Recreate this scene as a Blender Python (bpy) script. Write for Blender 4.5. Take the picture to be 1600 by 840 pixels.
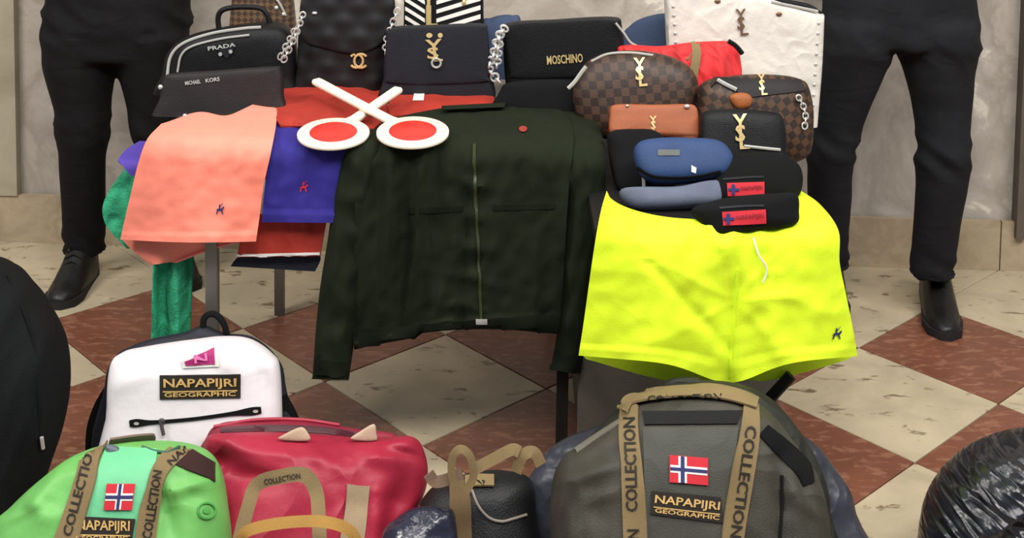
import bpy, bmesh, math, random
from mathutils import Vector, noise
from mathutils.bvhtree import BVHTree
random.seed(7)
SC = bpy.context.scene
COL = SC.collection
for o in list(bpy.data.objects): bpy.data.objects.remove(o)

# ------------------------------------------------------------------ camera
H, YC, FPX = 1.617, -237.667, 2000.0
PITCH, ROLL = 0.077, 0.012
cd = bpy.data.cameras.new('camera'); cam = bpy.data.objects.new('camera', cd); COL.objects.link(cam)
cd.sensor_width = 36; cd.lens = FPX/1600*36; cd.shift_y = -(420-YC)/1600; cd.clip_start = .05
from mathutils import Matrix
cam.matrix_world = Matrix.Translation((0, 0, H)) @ Matrix.Rotation(math.pi/2-PITCH, 4, 'X') @ Matrix.Rotation(ROLL, 4, 'Z')
SC.camera = cam

# ------------------------------------------------------------------ light
w = bpy.data.worlds.new('world'); SC.world = w; w.use_nodes = True
bg = w.node_tree.nodes['Background']; bg.inputs[0].default_value = (.52, .72, 1, 1); bg.inputs[1].default_value = .3
def area(name, loc, target, sx, sy, power, col):
    l = bpy.data.lights.new(name, 'AREA'); l.shape = 'RECTANGLE'; l.size = sx; l.size_y = sy; l.energy = power; l.color = col
    o = bpy.data.objects.new(name, l); COL.objects.link(o); o.location = loc
    o.rotation_euler = (Vector(target)-Vector(loc)).to_track_quat('-Z', 'Y').to_euler(); return o
area('ceiling_or_fill_light', (.1, 2.1, 3.4), (.1, 2.7, 0), 1.6, .8, 34, (1, .95, .86))
area('ceiling_or_fill_light', (.5, .6, 3.2), (0, 3.2, .5), 3.8, .7, 130, (1, .965, .92))
area('ceiling_or_fill_light', (-2.6, 1.6, 3.2), (-1.6, 3.9, .6), 1.2, .6, 85, (1, .95, .88))  # added fill light, brightens the left part of the back wall
area('ceiling_or_fill_light', (2.7, 1.6, 3.2), (1.5, 3.9, .6), 1.2, .6, 58, (1, .95, .88))  # added fill for the wall on the right, not a known lamp
vs = SC.view_settings
vs.view_transform = 'Standard'; vs.look = 'None'; vs.gamma = 1; vs.use_curve_mapping = False; vs.exposure = -0.03
SC.display_settings.display_device = 'sRGB'

# ------------------------------------------------------------------ geometry of the view, used to measure where things stand
CAMP = Vector((0, 0, H))
def ray(px, py):
    a, b = px-800, py-YC; c, s = math.cos(ROLL), math.sin(ROLL)
    A, B = a*c+b*s, -a*s+b*c
    v = (A/FPX, 1, -B/FPX); cp, sp = math.cos(PITCH), math.sin(PITCH)
    return Vector((v[0], v[1]*cp+v[2]*sp, -v[1]*sp+v[2]*cp))
def PZ(px, py, z): r = ray(px, py); return CAMP+r*((z-H)/r.z)
def PY(px, py, y): r = ray(px, py); return CAMP+r*(y/r.y)
def NZ(x, y=0, z=0): return noise.noise(Vector((x, y, z)))

class Fr:
    'upright working plane of a bag: origin on what carries it, yaw and backward lean in degrees'
    def __init__(s, o, yaw=0, lean=0):
        s.o = Vector(o); a, t = math.radians(yaw), math.radians(lean)
        n0 = Vector((math.sin(a), -math.cos(a), 0)); z = Vector((0, 0, 1))
        s.u = Vector((math.cos(a), math.sin(a), 0)); s.w = z*math.cos(t)-n0*math.sin(t); s.n = n0*math.cos(t)+z*math.sin(t)
    def loc(s, px, py):
        r = ray(px, py); t = (s.o-CAMP).dot(s.n)/r.dot(s.n); d = CAMP+r*t-s.o
        return d.dot(s.u), d.dot(s.w)
    def pt(s, a, b, c=0): return s.o+s.u*a+s.w*b+s.n*c

def crv(P, n, closed=False):
    'Catmull-Rom through P (tuples of any length), n samples'
    P = [tuple(p) for p in P]; m = len(P); out = []
    if closed:
        for k in range(n):
            x = k/n*m; i = int(x); f = x-i
            out.append(_cr(P[(i-1) % m], P[i % m], P[(i+1) % m], P[(i+2) % m], f))
    else:
        for k in range(n):
            x = k/(n-1)*(m-1); i = min(int(x), m-2); f = x-i
            p0 = P[i-1] if i else tuple(2*a-b for a, b in zip(P[0], P[1]))
            p3 = P[i+2] if i+2 < m else tuple(2*a-b for a, b in zip(P[-1], P[-2]))
            out.append(_cr(p0, P[i], P[i+1], p3, f))
    return out
def _cr(a, b, c, d, f):
    return tuple(.5*((2*q)+(r-p)*f+(2*p-5*q+4*r-s)*f*f+(3*q-p-3*r+s)*f**3) for p, q, r, s in zip(a, b, c, d))

# ------------------------------------------------------------------ objects
def lin(c): return tuple(((x/255+.055)/1.055)**2.4 if x > 10 else x/255/12.92 for x in c)
def ob(name, V, F, mat, parent=None, smooth=True, midx=None):
    root = parent
    while root is not None and root.parent: root = root.parent
    off = root.location if root is not None else Vector()
    me = bpy.data.meshes.new(name); me.from_pydata([tuple(Vector(v)-off) for v in V], [], F)
    for m in (mat if isinstance(mat, (list, tuple)) else [mat]): me.materials.append(m)
    if midx: me.polygons.foreach_set('material_index', midx)
    me.polygons.foreach_set('use_smooth', [smooth]*len(me.polygons)); me.update()
    if smooth: me.set_sharp_from_angle(angle=math.radians(58))
    o = bpy.data.objects.new(name, me); COL.objects.link(o)
    if parent: o.parent = parent
    return o
def thing(name, label, cat, loc, group=None):
    o = bpy.data.objects.new(name, None); COL.objects.link(o); o.empty_display_size = .05
    o.location = loc; o['label'] = label; o['category'] = cat
    if group: o['group'] = group
    return o
def bvh(*parts):
    V, F = [], []
    for v, f in parts:
        k = len(V); V += [Vector(x) for x in v]; F += [[i+k for i in g] for g in f]
    return BVHTree.FromPolygons(V, F)
def onto(px, py, T, off=.002, back=None):
    r = ray(px, py).normalized(); h = T.ray_cast(CAMP, r)
    if h[0] is None:
        q = back if back is not None else CAMP+r*3
        h = T.find_nearest(CAMP+r*((Vector(q)-CAMP).dot(r)))
        if h[0] is None: return CAMP+r*2.5
    n = h[1] if h[1].dot(r) < 0 else -h[1]
    return h[0]+n*off

def puff(fr, outline, df, db, e=2.5, N=72, K=11, wr=0., ws=9., st=(1, 1, 1), zmin=None, seed=0, local=False, smoothc=True, ctr=None):
    P = outline if local else [fr.loc(*p) for p in outline]
    if smoothc: P = crv(P, N, True)
    else:
        Q = []; L = [math.dist(P[i], P[(i+1) % len(P)]) for i in range(len(P))]; S = sum(L)
        for i in range(len(P)):
            k = max(1, round(N*L[i]/S))
            for j in range(k): Q.append(tuple(a+(b-a)*j/k for a, b in zip(P[i], P[(i+1) % len(P)])))
        P = Q; N = len(P)
    c = ctr or (sum(p[0] for p in P)/N, sum(p[1] for p in P)/N)
    V, F = [], []
    def side(sg, d):
        idx = []
        for k in range(1, K+1):
            t = (k/K)**1.7; hgt = d*(1-(1-t)**e)**(1/e); row = []
            if k == K: V.append(fr.pt(c[0], c[1], sg*hgt)); idx.append([len(V)-1]); break
            for p in P: V.append(fr.pt(c[0]+(p[0]-c[0])*(1-t), c[1]+(p[1]-c[1])*(1-t), sg*hgt)); row.append(len(V)-1)
            idx.append(row)
        return idx
    for p in P: V.append(fr.pt(p[0], p[1], 0))
    rim = list(range(N))
    for sg, d in ((1, df), (-1, db)):
        idx = side(sg, d); prev = rim
        for row in idx:
            for i in range(N):
                j = (i+1) % N
                f = [prev[i], prev[j], row[0]] if len(row) == 1 else [prev[i], prev[j], row[j], row[i]]
                F.append(f if sg > 0 else f[::-1])
            prev = row
    if wr:
        for i, v in enumerate(V):
            q = v-fr.o; x, y, z = q.dot(fr.u)*ws*st[0]+seed, q.dot(fr.w)*ws*st[1], q.dot(fr.n)*ws*st[2]
            a = NZ(x, y, z)+.5*NZ(2.1*x, 2.1*y, 2.1*z+7)
            b = 1-2*abs(NZ(x*.8+11, y*.8, z*.8))
            V[i] = v+fr.n*(wr*(a*.7+b*.6)*(1 if i >= N else .4))+fr.u*(wr*.4*NZ(x, y+9, z))
    if zmin is not None:
        for v in V:
            if v.z < zmin: v.z = zmin+.0
    return V, F

def creases(g, fr, L):
    'valleys and ridges pressed into a bag: (px0, py0, px1, py1, half width m, depth m)'
    V, F = g; S = [(Vector(fr.loc(a, b)), Vector(fr.loc(c, d)), wd, dp) for a, b, c, d, wd, dp in L]
    for i, v in enumerate(V):
        q = v-fr.o; p = Vector((q.dot(fr.u), q.dot(fr.w))); n = q.dot(fr.n)
        if n < -.01: continue
        for a, b, wd, dp in S:
            ab = b-a; t = max(0, min(1, (p-a).dot(ab)/ab.length_squared)); e = (p-a-ab*t).length/wd
            if e < 3: V[i] = V[i]+fr.n*dp*math.exp(-e*e)*(1-.5*abs(2*t-1))
    return V, F
def thick(P, th, flip=False):
    'grid of points -> closed slab, thickness away from the camera'
    R, C = len(P), len(P[0]); V = [Vector(p) for r in P for p in r]; F = []
    nr = [Vector() for _ in V]
    for i in range(R-1):
        for j in range(C-1):
            a, b, c, d = i*C+j, i*C+j+1, (i+1)*C+j+1, (i+1)*C+j
            n = (V[c]-V[a]).cross(V[d]-V[b])
            if n.dot(CAMP-V[a]) < 0: n = -n
            F.append([a, b, c, d] if (V[c]-V[a]).cross(V[d]-V[b]).dot(n) > 0 else [d, c, b, a])
            for k in (a, b, c, d): nr[k] += n
    n0 = len(V); V += [V[k]-nr[k].normalized()*th for k in range(n0)]
    F += [[k+n0 for k in f[::-1]] for f in F]
    def s(a, b): F.append([a, b, b+n0, a+n0])
    for j in range(C-1): s(j+1, j); s((R-1)*C+j, (R-1)*C+j+1)
    for i in range(R-1): s(i*C, (i+1)*C); s((i+1)*C+C-1, i*C+C-1)
    return V, F

def tube(P, r, n=8, N=None, closed=False, flat=1.):
    P = [Vector(p) for p in (crv(P, N, closed) if N else P)]; V, F = [], []; m = len(P)
    for i, p in enumerate(P):
        a, b = (P[(i-1) % m], P[(i+1) % m]) if closed else (P[max(0, i-1)], P[min(m-1, i+1)])
        t = (b-a).normalized(); x = t.cross(Vector((0, 1, .13))); x = x.normalized() if x.length > 1e-4 else Vector((1, 0, 0)); y = t.cross(x)
        for k in range(n):
            g = k/n*math.tau; V.append(p+x*math.cos(g)*r+y*math.sin(g)*r*flat)
    for i in range(m if closed else m-1):
        for k in range(n):
            j = (i+1) % m; F.append([i*n+k, i*n+(k+1) % n, j*n+(k+1) % n, j*n+k])
    if not closed: F.append(list(range(n))[::-1]); F.append([(m-1)*n+k for k in range(n)])
    return V, F
def join(*parts):
    V, F = [], []
    for v, f in parts:
        k = len(V); V += list(v); F += [[i+k for i in g] for g in f]
    return V, F
def box(c, s, rotz=0.):
    a, b = math.cos(rotz), math.sin(rotz); V = []
    for z in (-.5, .5):
        for x, y in ((-.5, -.5), (.5, -.5), (.5, .5), (-.5, .5)):
            X, Y = x*s[0], y*s[1]; V.append(Vector((c[0]+X*a-Y*b, c[1]+X*b+Y*a, c[2]+z*s[2])))
    return V, [[3, 2, 1, 0], [4, 5, 6, 7], [0, 1, 5, 4], [1, 2, 6, 5], [2, 3, 7, 6], [3, 0, 4, 7]]
def loft(R, cap=True):
    n = len(R[0]); V = [Vector(p) for r in R for p in r]; F = []
    for i in range(len(R)-1):
        for k in range(n): F.append([i*n+k, i*n+(k+1) % n, (i+1)*n+(k+1) % n, (i+1)*n+k])
    if cap: F.append(list(range(n))[::-1]); F.append([(len(R)-1)*n+k for k in range(n)])
    return V, F
def ell(c, ax, ay, n=24): return [Vector(c)+Vector(ax)*math.cos(k/n*math.tau)+Vector(ay)*math.sin(k/n*math.tau) for k in range(n)]
def ball(c, rx, ry, rz, n=16, m=10):
    return loft([ell((c[0], c[1], c[2]-rz*math.cos(math.pi*(i+.3)/(m+.6-1+1))), (rx*math.sin(math.pi*(i+.3)/(m+.6)), 0, 0), (0, ry*math.sin(math.pi*(i+.3)/(m+.6)), 0), n) for i in range(m+1)])
def remesh(V, F, vox, smooth=2):
    me = bpy.data.meshes.new('tmp'); me.from_pydata([tuple(v) for v in V], [], F); o = bpy.data.objects.new('tmp', me); COL.objects.link(o)
    m = o.modifiers.new('r', 'REMESH'); m.mode = 'VOXEL'; m.voxel_size = vox
    if smooth: s = o.modifiers.new('s', 'SMOOTH'); s.iterations = smooth; s.factor = .5
    dg = bpy.context.evaluated_depsgraph_get(); e = o.evaluated_get(dg); r = bpy.data.meshes.new_from_object(e)
    V2 = [v.co.copy() for v in r.vertices]; F2 = [list(p.vertices) for p in r.polygons]; N2 = [v.normal.copy() for v in r.vertices]
    bpy.data.objects.remove(o); bpy.data.meshes.remove(me); bpy.data.meshes.remove(r)
    return V2, F2, N2

# things laid on a surface: a quad patch, a band, lettering
def patch(q, T, off=.003, th=.002, nx=7, ny=5):
    G = []
    for i in range(ny):
        v = i/(ny-1); row = []
        for j in range(nx):
            u = j/(nx-1); a = [(1-u)*q[0][k]+u*q[1][k] for k in (0, 1)]; b = [(1-u)*q[3][k]+u*q[2][k] for k in (0, 1)]
            row.append(onto((1-v)*a[0]+v*b[0], (1-v)*a[1]+v*b[1], T, off))
        G.append(row)
    return thick(G, th)
def band(path, T, off=.004, th=.003, n=24, m=4, ease=0):
    'path of (px, py, half width px)'
    P = crv(path, n); G = []
    for i, p in enumerate(P):
        a, b = P[max(0, i-1)], P[min(n-1, i+1)]; dx, dy = b[0]-a[0], b[1]-a[1]; l = math.hypot(dx, dy) or 1; nx, ny = -dy/l, dx/l
        G.append([onto(p[0]+nx*p[2]*k, p[1]+ny*p[2]*k, T, off) for k in [(-1+2*j/(m-1)) for j in range(m)]])
    for _ in range(ease):
        for i in range(1, n-1):
            for j in range(m): G[i][j] = G[i][j]*.5+(G[i-1][j]+G[i+1][j])*.25
    return thick(G, th)
def aband(path, hw, th=.003, n=20, wdir=None):
    'free band in the air: path of 3-D points, half width in metres'
    P = [Vector(p) for p in crv(path, n)]; G = []
    for i, p in enumerate(P):
        t = (P[min(n-1, i+1)]-P[max(0, i-1)]).normalized(); x = Vector(wdir) if wdir else t.cross(CAMP-p)
        x = x.normalized(); G.append([p-x*hw, p, p+x*hw])
    return thick(G, th)
_tc = {}
def glyphs(s, bold=True):
    if s in _tc: return _tc[s]
    c = bpy.data.curves.new('t', 'FONT'); c.body = s; c.size = 1; c.resolution_u = 2; c.offset = .02 if bold else 0
    o = bpy.data.objects.new('t', c); COL.objects.link(o); dg = bpy.context.evaluated_depsgraph_get()
    me = bpy.data.meshes.new_from_object(o.evaluated_get(dg)); V = [v.co.copy() for v in me.vertices]; F = [list(p.vertices) for p in me.polygons]
    bpy.data.objects.remove(o); bpy.data.curves.remove(c); bpy.data.meshes.remove(me)
    x0, x1 = min(v.x for v in V), max(v.x for v in V); y0, y1 = min(v.y for v in V), max(v.y for v in V)
    V = [((v.x-x0)/(x1-x0), (v.y-y0)/(y1-y0)) for v in V]; _tc[s] = (V, F); return V, F
def text(s, p0, p1, h, T, off=.005, skew=0):
    'lettering from p0 to p1 along its base line, h px tall'
    V, F = glyphs(s); dx, dy = p1[0]-p0[0], p1[1]-p0[1]; l = math.hypot(dx, dy); ux, uy = dy/l, -dx/l
    W = [onto(p0[0]+dx*x+ux*h*(y)+skew*y*dx/l, p0[1]+dy*x+uy*h*y+skew*y*dy/l, T, off) for x, y in V]
    W2 = []
    for f in F:
        a, b, c = W[f[0]], W[f[1]], W[f[2]]
        W2.append(f if (b-a).cross(c-a).dot(CAMP-a) > 0 else f[::-1])
    return W, W2
def disc(cx, cy, rx, ry, T, off=.004, n=24, rin=0, rot=0):
    V, F = [], []; c, s = math.cos(rot), math.sin(rot)
    rr = [rin, 1] if rin else [0.02, .5, 1]
    for r in rr:
        for k in range(n):
            g = k/n*math.tau; x, y = rx*r*math.cos(g), ry*r*math.sin(g); V.append(onto(cx+x*c-y*s, cy+x*s+y*c, T, off))
    for i in range(len(rr)-1):
        for k in range(n): F.append([i*n+k, (i+1)*n+k, (i+1)*n+(k+1) % n, i*n+(k+1) % n])
    return V, F
def monogram(cx, cy, h, T, off=.006):
    'three interlaced letters, Y over S over L'
    return join(text('Y', (cx-h*.22, cy-h*.02), (cx+h*.2, cy-h*.04), h*.5, T, off), text('S', (cx-h*.17, cy+h*.27), (cx+h*.13, cy+h*.27), h*.5, T, off+.0006),
                text('L', (cx-h*.03, cy+h*.5), (cx+h*.28, cy+h*.48), h*.5, T, off))
def chain(P, n, r=.006, t=.0018):
    P = [Vector(p) for p in crv(P, n)]; out = []
    for i in range(n-1):
        c = (P[i]+P[i+1])/2; d = (P[i+1]-P[i]); L = d.length*.68; d = d.normalized(); x = d.cross(CAMP-c).normalized()
        if i % 2: x = d.cross(x)
        out.append(tube([c+d*L*math.cos(k/10*math.tau)+x*r*math.sin(k/10*math.tau) for k in range(10)], t, 5, closed=True))
    return join(*out)

# ------------------------------------------------------------------ materials
def M(name, col, rough=.8, metal=0., var=.12, vs_=14., bump=.25, bs=260., sheen=0., coat=0., col2=None, st=(1, 1, 1), spec=.4, bd=.004, crum=0., cs=14., cst=(1, 1, 1), crot=0.):
    m = bpy.data.materials.new(name); m.use_nodes = True; N = m.node_tree.nodes; L = m.node_tree.links; b = N['Principled BSDF']
    c = lin(col); b.inputs['Roughness'].default_value = rough; b.inputs['Metallic'].default_value = metal
    b.inputs['Specular IOR Level'].default_value = spec
    if sheen: b.inputs['Sheen Weight'].default_value = sheen; b.inputs['Sheen Roughness'].default_value = .5
    if coat: b.inputs['Coat Weight'].default_value = coat; b.inputs['Coat Roughness'].default_value = .15
    tc = N.new('ShaderNodeTexCoord'); mp = N.new('ShaderNodeMapping'); mp.inputs['Scale'].default_value = st; L.new(tc.outputs['Object'], mp.inputs[0])
    n1 = N.new('ShaderNodeTexNoise'); n1.inputs['Scale'].default_value = vs_; n1.inputs['Detail'].default_value = 5; L.new(mp.outputs[0], n1.inputs[0])
    cr = N.new('ShaderNodeValToRGB'); cr.color_ramp.elements[0].position = .3; cr.color_ramp.elements[1].position = .7
    d = lin(col2) if col2 else tuple(x*(1+var) for x in c); c = c if col2 else tuple(x*(1-var) for x in c)
    cr.color_ramp.elements[0].color = (*c, 1); cr.color_ramp.elements[1].color = (*d, 1)
    L.new(n1.outputs[0], cr.inputs[0]); L.new(cr.outputs[0], b.inputs['Base Color'])
    if bump:
        n2 = N.new('ShaderNodeTexNoise'); n2.inputs['Scale'].default_value = bs; n2.inputs['Detail'].default_value = 3; L.new(mp.outputs[0], n2.inputs[0])
        bp = N.new('ShaderNodeBump'); bp.inputs['Strength'].default_value = bump; bp.inputs['Distance'].default_value = bd; L.new(n2.outputs[0], bp.inputs['Height']); L.new(bp.outputs[0], b.inputs['Normal'])
    if crum: crumple(m, crum, cs, cst, crot)
    return m
def crumple(m, dist, sc, st=(1, 1, 1), rot=0):
    'small soft creases in the relief of a cloth'
    N = m.node_tree.nodes; L = m.node_tree.links; b = N['Principled BSDF']
    tc = N.new('ShaderNodeTexCoord'); mp = N.new('ShaderNodeMapping'); mp.inputs['Scale'].default_value = st
    m0 = N.new('ShaderNodeMapping'); m0.inputs['Rotation'].default_value = (0, rot, 0); L.new(tc.outputs['Object'], m0.inputs[0]); L.new(m0.outputs[0], mp.inputs[0])
    n = N.new('ShaderNodeTexNoise'); n.inputs['Scale'].default_value = sc; n.inputs['Detail'].default_value = 1; n.inputs['Distortion'].default_value = .5; L.new(mp.outputs[0], n.inputs[0])
    s = N.new('ShaderNodeMath'); s.operation = 'SUBTRACT'; s.inputs[1].default_value = .5; L.new(n.outputs[0], s.inputs[0])
    ab = N.new('ShaderNodeMath'); ab.operation = 'ABSOLUTE'; L.new(s.outputs[0], ab.inputs[0])
    p = N.new('ShaderNodeMath'); p.operation = 'POWER'; p.inputs[1].default_value = 1.1; L.new(ab.outputs[0], p.inputs[0])
    bp = N.new('ShaderNodeBump'); bp.invert = True; bp.inputs['Strength'].default_value = 1; bp.inputs['Distance'].default_value = dist; L.new(p.outputs[0], bp.inputs['Height'])
    old = b.inputs['Normal'].links
    if old: L.new(old[0].from_socket, bp.inputs['Normal'])
    L.new(bp.outputs[0], b.inputs['Normal'])
def checker_mat(name, c1, c2, cell, rot=0., rough=.5):
    m = M(name, c1, rough, var=.1, bump=.15, bs=300); N = m.node_tree.nodes; L = m.node_tree.links; b = N['Principled BSDF']
    tc = N.new('ShaderNodeTexCoord'); mp = N.new('ShaderNodeMapping'); mp.inputs['Scale'].default_value = (1/cell, 0, 1/cell); mp.inputs['Rotation'].default_value = (0, rot, 0); mp.inputs['Location'].default_value = (0, .5, 0)
    L.new(tc.outputs['Object'], mp.inputs[0]); ck = N.new('ShaderNodeTexChecker'); ck.inputs['Scale'].default_value = 1
    ck.inputs[1].default_value = (*lin(c1), 1); ck.inputs[2].default_value = (*lin(c2), 1)
    L.new(mp.outputs[0], ck.inputs[0]); L.new(ck.outputs[0], b.inputs['Base Color']); return m
def quilt_mat(name, c, cell):
    m = M(name, c, .55, var=.08, bump=0, spec=.25); N = m.node_tree.nodes; L = m.node_tree.links; b = N['Principled BSDF']
    tc = N.new('ShaderNodeTexCoord'); hs = []
    for a in (.79, -.79):
        mp = N.new('ShaderNodeMapping'); mp.inputs['Rotation'].default_value = (0, a, 0); mp.inputs['Scale'].default_value = (1/cell,)*3; L.new(tc.outputs['Object'], mp.inputs[0])
        wv = N.new('ShaderNodeTexWave'); wv.bands_direction = 'X'; wv.inputs['Scale'].default_value = .16; wv.wave_profile = 'SIN'; L.new(mp.outputs[0], wv.inputs[0])
        hs.append(wv)
    mx = N.new('ShaderNodeMath'); mx.operation = 'MULTIPLY'; L.new(hs[0].outputs[1], mx.inputs[0]); L.new(hs[1].outputs[1], mx.inputs[1])
    bp = N.new('ShaderNodeBump'); bp.inputs['Strength'].default_value = .8; bp.inputs['Distance'].default_value = .006; L.new(mx.outputs[0], bp.inputs['Height']); L.new(bp.outputs[0], b.inputs['Normal']); return m
def plaster(name, stops, sc=2.2, bump=.3):
    m = bpy.data.materials.new(name); m.use_nodes = True; N = m.node_tree.nodes; L = m.node_tree.links; b = N['Principled BSDF']; b.inputs['Roughness'].default_value = .85
    g = N.new('ShaderNodeNewGeometry'); n = N.new('ShaderNodeTexNoise'); n.inputs['Scale'].default_value = sc; n.inputs['Detail'].default_value = 7; n.inputs['Roughness'].default_value = .6; n.inputs['Distortion'].default_value = .6
    L.new(g.outputs['Position'], n.inputs[0]); cr = N.new('ShaderNodeValToRGB'); E = cr.color_ramp.elements
    for i, (p, c) in enumerate(stops):
        e = E[i] if i < 2 else E.new(p); e.position = p; e.color = (*lin(c), 1)
    L.new(n.outputs[0], cr.inputs[0]); L.new(cr.outputs[0], b.inputs['Base Color'])
    n2 = N.new('ShaderNodeTexNoise'); n2.inputs['Scale'].default_value = 40; n2.inputs['Detail'].default_value = 4; L.new(g.outputs['Position'], n2.inputs[0])
    bp = N.new('ShaderNodeBump'); bp.inputs['Strength'].default_value = bump; bp.inputs['Distance'].default_value = .004; L.new(n2.outputs[0], bp.inputs['Height']); L.new(bp.outputs[0], b.inputs['Normal'])
    return m
def stone(name, base, spots, thr=.62, sc=9., rough=.35):
    'polished stone: mottled base with darker veins and pits'
    m = plaster(name, [(.3, tuple(x*.9 for x in base)), (.7, tuple(min(255, x*1.07) for x in base))], 5., .05); N = m.node_tree.nodes; L = m.node_tree.links; b = N['Principled BSDF']; b.inputs['Roughness'].default_value = rough
    g = N.new('ShaderNodeNewGeometry'); mp = N.new('ShaderNodeMapping'); mp.inputs['Scale'].default_value = (1, 2.3, 1); mp.inputs['Rotation'].default_value = (0, 0, -.1); L.new(g.outputs['Position'], mp.inputs[0])
    n = N.new('ShaderNodeTexNoise'); n.inputs['Scale'].default_value = sc; n.inputs['Detail'].default_value = 6; n.inputs['Roughness'].default_value = .65; n.inputs['Distortion'].default_value = .4; L.new(mp.outputs[0], n.inputs[0])
    cr = N.new('ShaderNodeValToRGB'); cr.color_ramp.elements[0].position = thr; cr.color_ramp.elements[1].position = thr+.07; L.new(n.outputs[0], cr.inputs[0])
    mx = N.new('ShaderNodeMix'); mx.data_type = 'RGBA'; old = b.inputs['Base Color'].links[0].from_socket
    L.new(cr.outputs[0], mx.inputs[0]); L.new(old, mx.inputs[6]); mx.inputs[7].default_value = (*lin(spots), 1); L.new(mx.outputs[2], b.inputs['Base Color']); return m

black_leather = M('black_leather', (14, 14, 16), .5, spec=.25, bump=.3, bs=420)
black_fabric = M('black_fabric', (11, 11, 12), .85, spec=.2, bump=.3, bs=500)
charcoal = M('charcoal_leather', (26, 27, 33), .55, spec=.25, bump=.3, bs=420)
brown_black = M('brown_black_leather', (35, 31, 31), .55, spec=.25, bump=.3, bs=420)
silver = M('silver_metal', (215, 213, 205), .3, .55, var=.03, bump=0)
gold = M('gold_metal', (224, 196, 136), .32, .45, var=.05, bump=0)
gold_print = M('gold_print', (196, 160, 98), .55, 0, var=.15, bump=0, vs_=120)
bronze = M('bronze_metal', (128, 100, 78), .35, .5, var=.1, bump=0)
white_print = M('white_print', (225, 220, 212), .6, var=.03, bump=0)
black_print = M('black_print', (34, 27, 20), .7, var=.05, bump=0)
khaki = M('khaki_webbing', (134, 114, 78), .85, bump=.6, bs=900, var=.1)
red_print = M('red_print', (196, 36, 50), .7, var=.08, bump=0)
navy_print = M('navy_print', (40, 44, 96), .7, var=.05, bump=0)
grey_print = M('grey_print', (196, 186, 170), .6, var=.05, bump=0)

# ------------------------------------------------------------------ setting
RZ = -.0418; cr_, sr_ = math.cos(RZ), math.sin(RZ)
def RW(x, y, z=0): return Vector((x*cr_-y*sr_, x*sr_+y*cr_, z))      # room axes (tiles and wall share them)
YW = 4.005                                                            # wall face in room axes
def st(name, V, F, m, parent=None, smooth=False):
    o = ob(name, V, F, m, parent, smooth)
    if parent is None: o['kind'] = 'structure'
    return o
def rbox(x0, x1, y0, y1, z0, z1): return box(RW((x0+x1)/2, (y0+y1)/2, (z0+z1)/2), (x1-x0, y1-y0, z1-z0), RZ)
m_grout = M('grout', (120, 104, 84), .9, bump=.2, bs=80)
m_wall = plaster('old_plaster', [(.30, (150, 138, 124)), (.43, (180, 170, 158)), (.47, (160, 150, 138)), (.56, (186, 177, 166)), (.585, (222, 213, 198)), (.64, (192, 182, 168)), (.70, (148, 135, 120))], 2.1)
m_base = plaster('base_stone', [(.3, (146, 130, 104)), (.48, (176, 158, 130)), (.56, (162, 142, 116)), (.7, (190, 172, 144))], 4.5)
m_trim = M('brown_trim', (92, 82, 72), .6)
m_pil = plaster('pilaster_plaster', [(.3, (150, 140, 116)), (.7, (180, 170, 148))], 3)
m_door = plaster('pale_panel', [(.3, (166, 158, 148)), (.7, (182, 174, 164))], 2)
m_cream = stone('cream_stone', (190, 175, 146), (118, 102, 78), .585, 11)
m_red = stone('red_stone', (122, 75, 56), (144, 98, 76), .52, 20)
m_ceil = plaster('ceiling_paint', [(.3, (215, 212, 205)), (.7, (225, 222, 216))], 1)
floor = st('floor', *rbox(-4.2, 4.2, -3.2, YW+.2, -.08, -.008), m_grout)
st('wall_back', *rbox(-4.2, 4.2, YW, YW+.2, 0, 3.6), m_wall)
bb = st('baseboard_back', *rbox(-4.2, 4.2, YW-.008, YW, 0, .14), m_grout)
for x0, x1 in ((-4.2, -2.35), (-2.35, -1.2), (-1.2, -.1), (-.1, .72), (.72, 1.385), (1.385, 2.6), (2.6, 4.2)):
    st('stone_slab', *rbox(x0+.002, x1-.002, YW-.028, YW-.008, 0, .157), m_base, bb)
px0 = PY(5, 150, 4.05).x
st('trim_1', *rbox(-2.25, -1.755, YW-.035, YW, .157, 3.6), m_pil)
st('trim_2', *rbox(1.425, 1.455, YW-.05, YW, .11, 3.6), m_trim)
d1 = st('door_1', *rbox(1.455, 2.5, YW-.03, YW, .165, 2.4), m_door)
st('bottom_rail', *rbox(1.455, 2.5, YW-.036, YW-.029, .145, .165), m_trim, d1)
# square tiles set on the diagonal, 40 cm sides
TD = .4*2**.5
tx0, ty0 = -.4615, 3.159
def tile_mesh(name, m):
    bm = bmesh.new(); h = .2-.0016
    vs4 = [bm.verts.new((x*h, y*h, z)) for z in (-.02, 0) for x, y in ((-1, -1), (1, -1), (1, 1), (-1, 1))]
    for f in ((3, 2, 1, 0), (4, 5, 6, 7), (0, 1, 5, 4), (1, 2, 6, 5), (2, 3, 7, 6), (3, 0, 4, 7)): bm.faces.new([vs4[i] for i in f])
    bmesh.ops.bevel(bm, geom=[e for e in bm.edges if all(v.co.z > -.01 for v in e.verts)], offset=.0015, segments=1, affect='EDGES')
    me = bpy.data.meshes.new(name); bm.to_mesh(me); bm.free(); me.materials.append(m); return me
tm = [tile_mesh('cream_tile', m_cream), tile_mesh('red_tile', m_red)]
for a in range(-20, 21):
    for b in range(-20, 21):
        u, v = .5+.5*(a+b), .5*(a-b)
        x, y = tx0+TD*(u*cr_-v*sr_), ty0+TD*(u*sr_+v*cr_)
        ly = -x*sr_+y*cr_
        if not (-4.1 < x < 4.1 and 1.0 < y and ly < YW+.25): continue
        c = (a+b) % 2
        if v >= .95: c = 0
        o = bpy.data.objects.new('tile', tm[c]); COL.objects.link(o); o.parent = floor
        o.location = (x, y, random.uniform(-.0006, 0)); o.rotation_euler = (0, 0, RZ+math.pi/4)
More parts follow.
